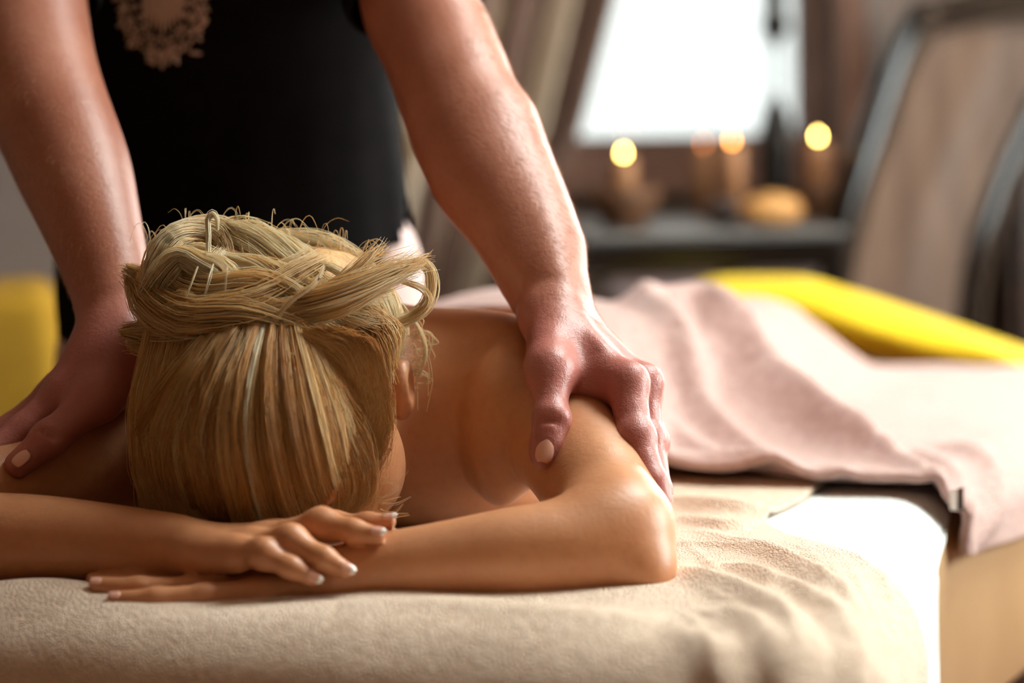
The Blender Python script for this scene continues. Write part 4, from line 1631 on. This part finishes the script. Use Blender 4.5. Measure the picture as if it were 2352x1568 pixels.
def bun():
    L, W, T = [], [], []

    def add(*a, **k):
        x = lock(*a, **k)
        L.extend(x[0]); W.extend(x[1]); T.extend(x[2])
    # broad sweeps wrapped round the bun
    add([(318, 800, 1.945), (400, 800, 1.905), (520, 772, 1.885), (640, 728, 1.885), (740, 690, 1.90), (800, 640, 1.93)], [.001, .014, .017, .015, .012, .006], 260, seed=1, tint=.52)
    add([(300, 768, 1.95), (380, 762, 1.905), (480, 735, 1.885), (600, 700, 1.885), (690, 640, 1.91), (740, 600, 1.94)], [.0008, .015, .017, .016, .014, .008], 260, seed=2, tint=.48)
    add([(310, 650, 1.965), (345, 700, 1.92), (430, 735, 1.89), (560, 720, 1.88), (680, 740, 1.885), (780, 770, 1.90)], [.001, .014, .018, .016, .012, .008], 260, seed=3, tint=.46)
    add([(305, 628, 1.965), (370, 655, 1.925), (470, 680, 1.90), (590, 660, 1.895), (690, 690, 1.895), (740, 740, 1.895)], [.0008, .012, .015, .015, .012, .008], 230, seed=4, tint=.55)
    # standing roll at the left with its open end
    add([(360, 660, 1.94), (372, 600, 1.925), (392, 552, 1.93), (440, 526, 1.955), (500, 530, 1.97), (540, 570, 1.965), (560, 640, 1.94)], [.012, .013, .010, .009, .012, .016, .014], 260, seed=5, tint=.66)
    add([(350, 690, 1.93), (385, 620, 1.91), (415, 590, 1.908), (460, 606, 1.905), (500, 618, 1.905), (530, 650, 1.905), (540, 700, 1.90)], [.012, .012, .009, .010, .011, .011, .010], 240, seed=6, tint=.70)
    add([(400, 570, 1.935), (420, 600, 1.918), (455, 615, 1.912), (490, 606, 1.92), (512, 580, 1.935)], [.006, .007, .008, .007, .006], 120, seed=7, tint=.8)
    # top and right of the bun, sunlight put in as paler tints
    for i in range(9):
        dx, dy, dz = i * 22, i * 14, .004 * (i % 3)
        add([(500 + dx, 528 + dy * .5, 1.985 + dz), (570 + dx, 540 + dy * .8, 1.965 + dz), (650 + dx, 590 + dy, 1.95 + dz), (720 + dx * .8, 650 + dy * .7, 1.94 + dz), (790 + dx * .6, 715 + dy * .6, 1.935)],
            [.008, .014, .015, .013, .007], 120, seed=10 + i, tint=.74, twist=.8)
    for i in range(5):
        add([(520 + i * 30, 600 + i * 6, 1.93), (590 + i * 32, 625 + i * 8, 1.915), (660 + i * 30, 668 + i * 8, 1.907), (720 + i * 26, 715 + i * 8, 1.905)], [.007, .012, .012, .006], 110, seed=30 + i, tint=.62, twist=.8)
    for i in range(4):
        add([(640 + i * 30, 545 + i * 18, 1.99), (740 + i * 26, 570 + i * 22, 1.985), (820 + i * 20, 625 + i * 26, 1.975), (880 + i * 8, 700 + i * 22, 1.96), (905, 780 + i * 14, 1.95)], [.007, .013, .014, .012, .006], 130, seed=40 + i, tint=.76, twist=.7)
    # loose tail thrown to the right
    add([(650, 715, 1.895), (740, 690, 1.885), (830, 655, 1.89), (910, 618, 1.91), (975, 596, 1.93)], [.012, .012, .011, .010, .004], 210, seed=50, tint=.50, fray=.0035, twist=.6)
    add([(690, 730, 1.89), (790, 700, 1.885), (880, 650, 1.90), (950, 610, 1.92), (985, 600, 1.935)], [.010, .009, .008, .006, .003], 130, seed=51, tint=.56, fray=.004, twist=.6)
    add([(720, 700, 1.90), (800, 640, 1.90), (850, 590, 1.915), (890, 560, 1.93)], [.008, .007, .005, .002], 70, seed=52, tint=.45, fray=.004, twist=.5)
    add([(960, 598, 1.93), (985, 620, 1.935), (990, 668, 1.94), (965, 715, 1.94), (900, 748, 1.935)], [.004, .005, .006, .006, .005], 70, seed=53, tint=.62, twist=.5)
    add([(905, 640, 1.92), (965, 660, 1.93), (985, 690, 1.935), (955, 728, 1.94), (890, 745, 1.94)], [.002, .004, .004, .004, .004], 26, seed=54, tint=.6, twist=.4)
    # sprig and pinned strands
    add([(478, 610, 1.905), (480, 540, 1.92), (478, 505, 1.925), (488, 490, 1.928), (498, 502, 1.928), (500, 528, 1.93)], [.002, .002, .002, .0028, .002, .001], 34, seed=60, tint=.85, twist=.3)
    for i, (x, y, x2, y2) in enumerate(((455, 612, 425, 690), (490, 606, 470, 680), (522, 612, 516, 672), (540, 640, 560, 700))):
        add([(x, y, 1.893), ((x + x2) / 2, (y + y2) / 2, 1.884), (x2, y2, 1.882)], [.0006, .0014, .0008], 7, seed=70 + i, tint=.85, twist=.3)
    add([(560, 650, 1.895), (620, 635, 1.89), (680, 660, 1.885), (712, 705, 1.885)], [.001, .0022, .0026, .001], 26, seed=80, tint=.70, twist=.3)
    add([(610, 770, 1.868), (660, 700, 1.872), (720, 655, 1.88), (745, 610, 1.90)], [.001, .002, .002, .001], 20, seed=81, tint=.55, twist=.4)
    add([(300, 775, 1.945), (330, 758, 1.92), (400, 742, 1.90)], [.002, .004, .006], 60, seed=82, tint=.85, twist=.3)
    # messy loose locks all over the bun
    for i in range(46):
        r = random.Random(900 + i)
        x, y = r.uniform(440, 800), r.uniform(590, 760)
        if y < 560 + (x - 480) * .28: y += 60
        a = r.uniform(-.9, .5); ln = r.uniform(60, 150)
        b = r.uniform(-40, 40)
        Y = 1.905 + .10 * max(0, (690 - y) / 180) + .02 * max(0, (x - 700) / 120) - .012
        add([(x - ln * math.cos(a), y + ln * math.sin(a) * .6, Y + .02), (x - ln * .4, y + b, Y - .006), (x + ln * .4, y - b * .4, Y - .006), (x + ln * math.cos(a), y - ln * math.sin(a) * .6, Y + .02)],
            [.001, .0035, .0035, .001], 42, seed=900 + i, tint=r.uniform(.45, .85), twist=.4, fray=.004)
    # wisps by the ear
    add([(925, 700, 1.955), (965, 760, 1.955), (978, 815, 1.955), (960, 868, 1.955)], [.001, .002, .002, .001], 16, seed=83, tint=.8, twist=.2)
    for i in range(26):
        r = random.Random(100 + i)
        x, y = r.uniform(915, 950), r.uniform(740, 900)
        add([(x, y, 1.96), (x + r.uniform(10, 40), y + r.uniform(-30, 20), 1.96), (x + r.uniform(20, 60), y + r.uniform(-20, 50), 1.96), (x + r.uniform(0, 50), y + r.uniform(20, 70), 1.96)], [.0005, .001, .001, .0005], 3, seed=100 + i, tint=.7, w=.0002)
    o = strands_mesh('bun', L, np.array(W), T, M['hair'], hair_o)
    o['kind'] = 'stuff'
    L, W, T = [], [], []
    # flyaway curls standing off the top, and wisps at the cheek
    for i in range(75):
        r = random.Random(300 + i)
        x = r.uniform(330, 850); y = 545 + abs(x - 520) * .22
        if x < 420: y = 600
        h = r.uniform(20, 90)
        dxx = r.uniform(-40, 70)
        add([(x, y + 12, 1.965), (x + dxx * .2, y - h * .7, 1.97), (x + dxx * .7, y - h, 1.97), (x + dxx * 1.2, y - h * r.uniform(.3, .95), 1.97)], [.0004, .0008, .0008, .0006], 2, k=12, seed=300 + i, tint=.6, w=.00016)
    for i in range(26):
        r = random.Random(500 + i)
        x, y = r.uniform(770, 880), r.uniform(1090, 1185)
        add([(x, y, 1.87), (x + 30, y + r.uniform(-5, 20), 1.868), (x + r.uniform(40, 90), y + r.uniform(-20, 10), 1.87)], [.0004, .001, .001], 3, k=12, seed=500 + i, tint=.55, w=.00018)
    o = strands_mesh('flyaway_hair', L, np.array(W), T, M['hair'], hair_o)
    o['kind'] = 'stuff'


cap_strands()
bun()


# ================================================================== BACKGROUND
# ---- candle table by the window
TZ = .893
tb = empty('console_table', (.24, 4.1, 0))
tag(tb, 'glossy black table under the window holding the candles', 'table')
TA = math.radians(10)
tcx, tcy, tw, td = .275, 4.13, .43, .60
box('table_top', (tcx, tcy, TZ - .005), (tw, td, .010), M['lacquer_sheen'], tb, TA, .003)
box('apron', (tcx, tcy, TZ - .036), (tw - .006, td - .006, .052), M['chair_wood'], tb, TA, .003)
box('wall_stand_in', (tcx + (td / 2 - .05) * math.sin(TA), tcy - (td / 2 - .05) * math.cos(TA), TZ - .26), (tw - .10, .018, .38), M['mauve_paint'], tb, TA, .003)  # added panel, stands in for the shadowed wall to look brighter
for sx in (-1, 1):
    for sy in (-1, 1):
        ox, oy = sx * (tw / 2 - .045), sy * (td / 2 - .045)
        box('leg', (tcx + ox * math.cos(TA) - oy * math.sin(TA), tcy + ox * math.sin(TA) + oy * math.cos(TA), (TZ - .09) / 2), (.045, .045, TZ - .09), M['dark_wood'], tb, TA)


def flame(parent, c, material, s=1.0):
    prof = [(.0005, 0), (.0026, .002), (.0034, .0045), (.0030, .0075), (.0016, .011), (.0003, .0135)]
    return lathe('flame', [(r * s, z * s) for r, z in prof], c, material, parent, 12)


def candle(px, py, Y, label, bowl, tall, fm, group=None, name='candle'):
    """flame at photo height py; a candle of the given height in a bowl"""
    f = P(px, py, Y)
    root = empty(name, (f[0], f[1], TZ))
    tag(root, label, 'candle', group)
    h = f[2] - .012 - TZ
    h = max(h, .03)
    c = (f[0], f[1], TZ)
    if bowl:
        R = bowl
        lathe('holder', [(R * .60, 0), (R * .64, .012), (R * .85, .030), (R, .052), (R * .97, .066), (R * .90, .064), (R * .80, .040), (R * .5, .022)], c, M['wicker'], root, 28)
    lathe('wax', [(tall, .014 if bowl else 0), (tall, h - .004), (tall * .92, h), (tall * .5, h - .003), (.001, h - .004)], c, M['wax'], root, 20)
    lathe('wick', [(.0012, h - .005), (.0010, h + .007)], c, M['wick'], root, 8)
    flame(root, (f[0], f[1], h + TZ + .003), fm)
    return root


candle(1432, 347, 4.02, 'lit candle in amber wicker bowl nearest the therapist\'s forearm', .060, .020, M['flame'], 'candles on the table')
candle(1681, 318, 4.12, 'lit candle with orange flame left of the iron candlestick', .0, .020, M['flame_orange'], 'candles on the table')
candle(1879, 309, 4.18, 'lit candle in a bowl right of the candlestick beside the chair', .036, .020, M['flame'], 'candles on the table')
candle(1616, 326, 4.36, 'small dim candle behind the others on the table', .0, .016, M['flame_dim'], 'candles on the table')


# ---- black iron candlestick
def candlestick():
    b = P(1783, 470, 4.22)
    root = empty('candlestick', (b[0], b[1], TZ))
    tag(root, 'tall slender black iron candlestick standing before the window', 'candlestick')
    zz = lambda y: P(1783, y, 4.22)[2] - TZ
    prof = [(.034, 0), (.034, .010), (.030, .016), (.028, .030), (.032, zz(360)), (.031, zz(330)), (.028, zz(290)), (.020, zz(250)), (.009, zz(222)), (.0045, zz(205)), (.0045, zz(190)), (.006, zz(178)), (.0045, zz(165)), (.005, zz(120)), (.010, zz(98)), (.022, zz(75)), (.027, zz(60)),
            (.021, zz(42)), (.018, zz(30)), (.018, zz(0)), (.018, zz(-60)), (.012, zz(-120))]
    lathe('stem', prof, (b[0], b[1], TZ), M['iron'], root, 20)
    h = zz(-120)
    lathe('drip_pan', [(.008, h), (.035, h + .006), (.040, h + .016), (.034, h + .012), (.012, h + .008)], (b[0], b[1], TZ), M['iron'], root, 20)
    lathe('wax', [(.011, h + .008), (.011, h + .13), (.008, h + .134)], (b[0], b[1], TZ), M['wax'], root, 14)


candlestick()


def pebble(px, py, Y, r, label, m, name='stone', seed=0):
    c = P(px, py, Y)
    c[2] = TZ + r[2] * .96
    bd = Body([Ell(c, r, .01), Ell(c + np.array([r[0] * .25, 0, r[2] * .1]), np.array(r) * .8, .02)], [])
    st = max(r) / 9
    V, Fq = surface(bd, *[axis_coords([(c[i] - r[i] * 1.4, c[i] + r[i] * 1.4, st)]) for i in range(3)])
    V = V + (vnoise(V[:, :2] + V[:, 2:3], 60, seed) * r[2] * .15)[:, None] * unit(np.array([1, 1, 1]))
    V[:, 2] = np.maximum(V[:, 2], TZ + .0005)
    tag(link_mesh(name, V, Fq, m), label, 'stone')


pebble(1765, 425, 3.98, (.050, .035, .026), 'rounded sandy stone in front of the candlestick', M['stone'])
pebble(1665, 440, 4.05, (.030, .026, .022), 'dark rounded stone below the orange flame', M['dark_wood'], seed=2)


# ---- chair
def sweep(name, pts, wx, wd, material, parent, side, n=28):
    c = catmull(np.array(pts), n)
    s = unit(side)
    rings = []
    for i in range(n):
        t = unit(c[min(i + 1, n - 1)] - c[max(i - 1, 0)])
        d = unit(np.cross(t, s)); ss = np.cross(d, t)
        ring = []
        for a, b in ((-1, -.7), (-.7, -1), (.7, -1), (1, -.7), (1, .7), (.7, 1), (-.7, 1), (-1, .7)):
            ring.append(c[i] + ss * a * wx / 2 + d * b * wd / 2)
        rings.append(np.array(ring))
    V, fs = loft(rings)
    return link_mesh(name, V, fs, material, parent, True)


def chair():
    Lp = Ps((2128, 30, 4.24), (2075, 120, 4.20), (2000, 330, 4.15), (1942, 520, 4.12), (1915, 700, 4.105), (1910, 860, 4.10))
    Rp = Ps((2490, 0, 4.46), (2430, 150, 4.41), (2325, 365, 4.35), (2258, 540, 4.31), (2225, 720, 4.295), (2215, 880, 4.29))
    base = (Lp[-1] + Rp[-1]) / 2
    root = empty('dining_chair', (base[0], base[1], 0))
    tag(root, 'high-backed black wooden chair with taupe leather back', 'chair')
    side = unit(Rp[3] - Lp[3])
    fl = [np.array([p[0], p[1], 0.0]) for p in (Lp[-1], Rp[-1])]
    for pts, f in ((Lp, fl[0]), (Rp, fl[1])):
        low = [pts[-1] * .5 + f * .5, f + np.array([0, 0, .0])]
        sweep('back_post', pts + low, .055, .045, M['chair_wood'], root, side)
    sweep('top_rail', [Lp[0] - side * .01 + np.array([0, 0, -.01]), (Lp[0] + Rp[0]) / 2 + np.array([0, .0, .008]), Rp[0] + side * .01], .034, .060, M['chair_wood'], root, (0, 1, 0))
    nu, nv = 24, 40
    Lc, Rc = catmull(np.array(Lp), nv + 4)[3:-1], catmull(np.array(Rp), nv + 4)[3:-1]
    V = np.zeros((nu, nv, 3))
    for i in range(nu):
        u = .06 + .88 * i / (nu - 1)
        V[i] = Lc * (1 - u) + Rc * u
        V[i, :, 1] += .035 * math.sin(u * math.pi) + .004 * math.sin(u * 16)
    o = link_mesh('back_panel', V.reshape(-1, 3), grid_faces(nu, nv), M['chair_leather'], root)
    m = o.modifiers.new('thickness', 'SOLIDIFY'); m.thickness = .022; m.offset = 0
    bd = np.array([-side[1], side[0], 0])
    if bd[1] > 0: bd = -bd
    c = base + bd * .20
    box('seat', (c[0], c[1], .455), (np.linalg.norm(Rp[-1] - Lp[-1]) + .03, .38, .07), M['chair_leather'], root, math.atan2(side[1], side[0]), .02)
    for f in fl:
        q = f + bd * .36
        box('leg', (q[0], q[1], .21), (.038, .038, .42), M['chair_wood'], root, math.atan2(side[1], side[0]))


chair()


# ---- dark cabinet at the right edge
cb = empty('cabinet', (1.22, 4.1, 0))
tag(cb, 'dark brown wooden cabinet at the right behind the chair', 'cabinet')
box('body', (1.20, 4.67, .62), (.62, .24, 1.24), M['dark_wood'], cb, .25, .006)
for k in (-1, 1):
    d = box('door', (1.20 + k * .148 * math.cos(.25) + .128 * math.sin(.25), 4.67 + k * .148 * math.sin(.25) - .128 * math.cos(.25), .62), (.285, .018, 1.16), M['dark_wood'], cb, .25, .004)
    box('handle', (1.20 + k * .03 * math.cos(.25) + .145 * math.sin(.25), 4.67 + k * .03 * math.sin(.25) - .145 * math.cos(.25), .66), (.010, .016, .12), M['iron'], d, .25, .003)


# ---- dark bench with a yellow fleece blanket beyond the foot of the table
BN = unit(np.array([.86, -.18]))
bn = empty('bench', (.80, 3.58, 0))
tag(bn, 'dark wooden bench beyond the foot of the massage table', 'bench')
ba = math.atan2(BN[1], BN[0])
bc = np.array([.80, 3.55])
box('bench_top', (bc[0], bc[1], .655), (.86, .24, .05), M['dark_wood'], bn, ba, .006)
box('bench_front', (bc[0], bc[1], .60), (.80, .18, .06), M['dark_wood'], bn, ba, .004)
for sx in (-1, 1):
    for sy in (-1, 1):
        q = bc + BN * sx * .37 + np.array([-BN[1], BN[0]]) * sy * .09
        box('leg', (q[0], q[1], .285), (.05, .05, .57), M['dark_wood'], bn, ba)


def blanket():
    # thick folded blanket thrown over the bench: (photo x, top y, bottom y, distance)
    st = [(1500, 700, 760, 3.68), (1570, 668, 770, 3.67), (1640, 640, 780, 3.66), (1740, 636, 790, 3.64), (1850, 638, 798, 3.62), (1950, 664, 828, 3.60), (2060, 700, 848, 3.58), (2180, 742, 862, 3.56), (2300, 785, 884, 3.54), (2420, 826, 905, 3.52), (2560, 865, 930, 3.50)]
    st = catmull(np.array(st, float), 70)
    n = 44
    rings = []
    for i, (x, y0, y1, Y) in enumerate(st):
        Y -= .05
        t_, b_ = P(x, y0, Y), P(x, y1, Y - .07)
        zc, hz = (t_[2] + b_[2]) / 2, (t_[2] - b_[2]) / 2
        a = np.linspace(0, 2 * math.pi, n, endpoint=False)
        f = 1 + .05 * np.sin(3 * a + i * .12) + .03 * np.sin(7 * a - i * .2)
        rings.append(np.stack([np.full(n, t_[0]) + .01 * np.sin(2 * a), Y + .115 * np.cos(a) * f, zc + hz * np.sign(np.sin(a)) * np.abs(np.sin(a)) ** .8 * (1 + .04 * np.sin(5 * np.cos(a) + i * .1))], -1))
    V, fs = loft(rings)
    o = link_mesh('blanket', V, fs, M['yellow'])
    tag(o, 'bright yellow fleece blanket rolled along the bench beyond the woman\'s feet', 'blanket')


blanket()

# ---- yellow seat cushion at the far left, on a stool
st = empty('stool', (-.72, 3.15, 0))
tag(st, 'low dark stool at far left under the yellow cushion', 'stool')
box('seat', (-.745, 3.15, .42), (.44, .40, .06), M['dark_wood'], st, .12, .01)
for sx in (-1, 1):
    for sy in (-1, 1):
        box('leg', (-.745 + sx * .18, 3.15 + sy * .16, .195), (.045, .045, .39), M['dark_wood'], st, .12)
bm = bmesh.new()
box_bm(bm, (0, 0, 0), (.40, .34, .40), 0, .035, 4)
cu = bm_obj('cushion', bm, M['shaded'], None, True)
c = P(140, 900, 3.15)
cu.location = (c[0] - .20, 3.18, .664)
cu.rotation_euler = (0, math.radians(-3), math.radians(10))
tag(cu, 'large mustard yellow block cushion on the stool left of the therapist', 'cushion')
bd = Body([Ell((-.86, 3.3, .925), (.13, .09, .055), .02)], [])
V, Fq = surface(bd, axis_coords([(-1.0, -.70, .012)]), axis_coords([(3.18, 3.42, .012)]), axis_coords([(.84, .98, .012)]))
tag(link_mesh('pillow', V, Fq, M['dark_wood']), 'small dark brown pillow lying on the yellow cushion', 'pillow')
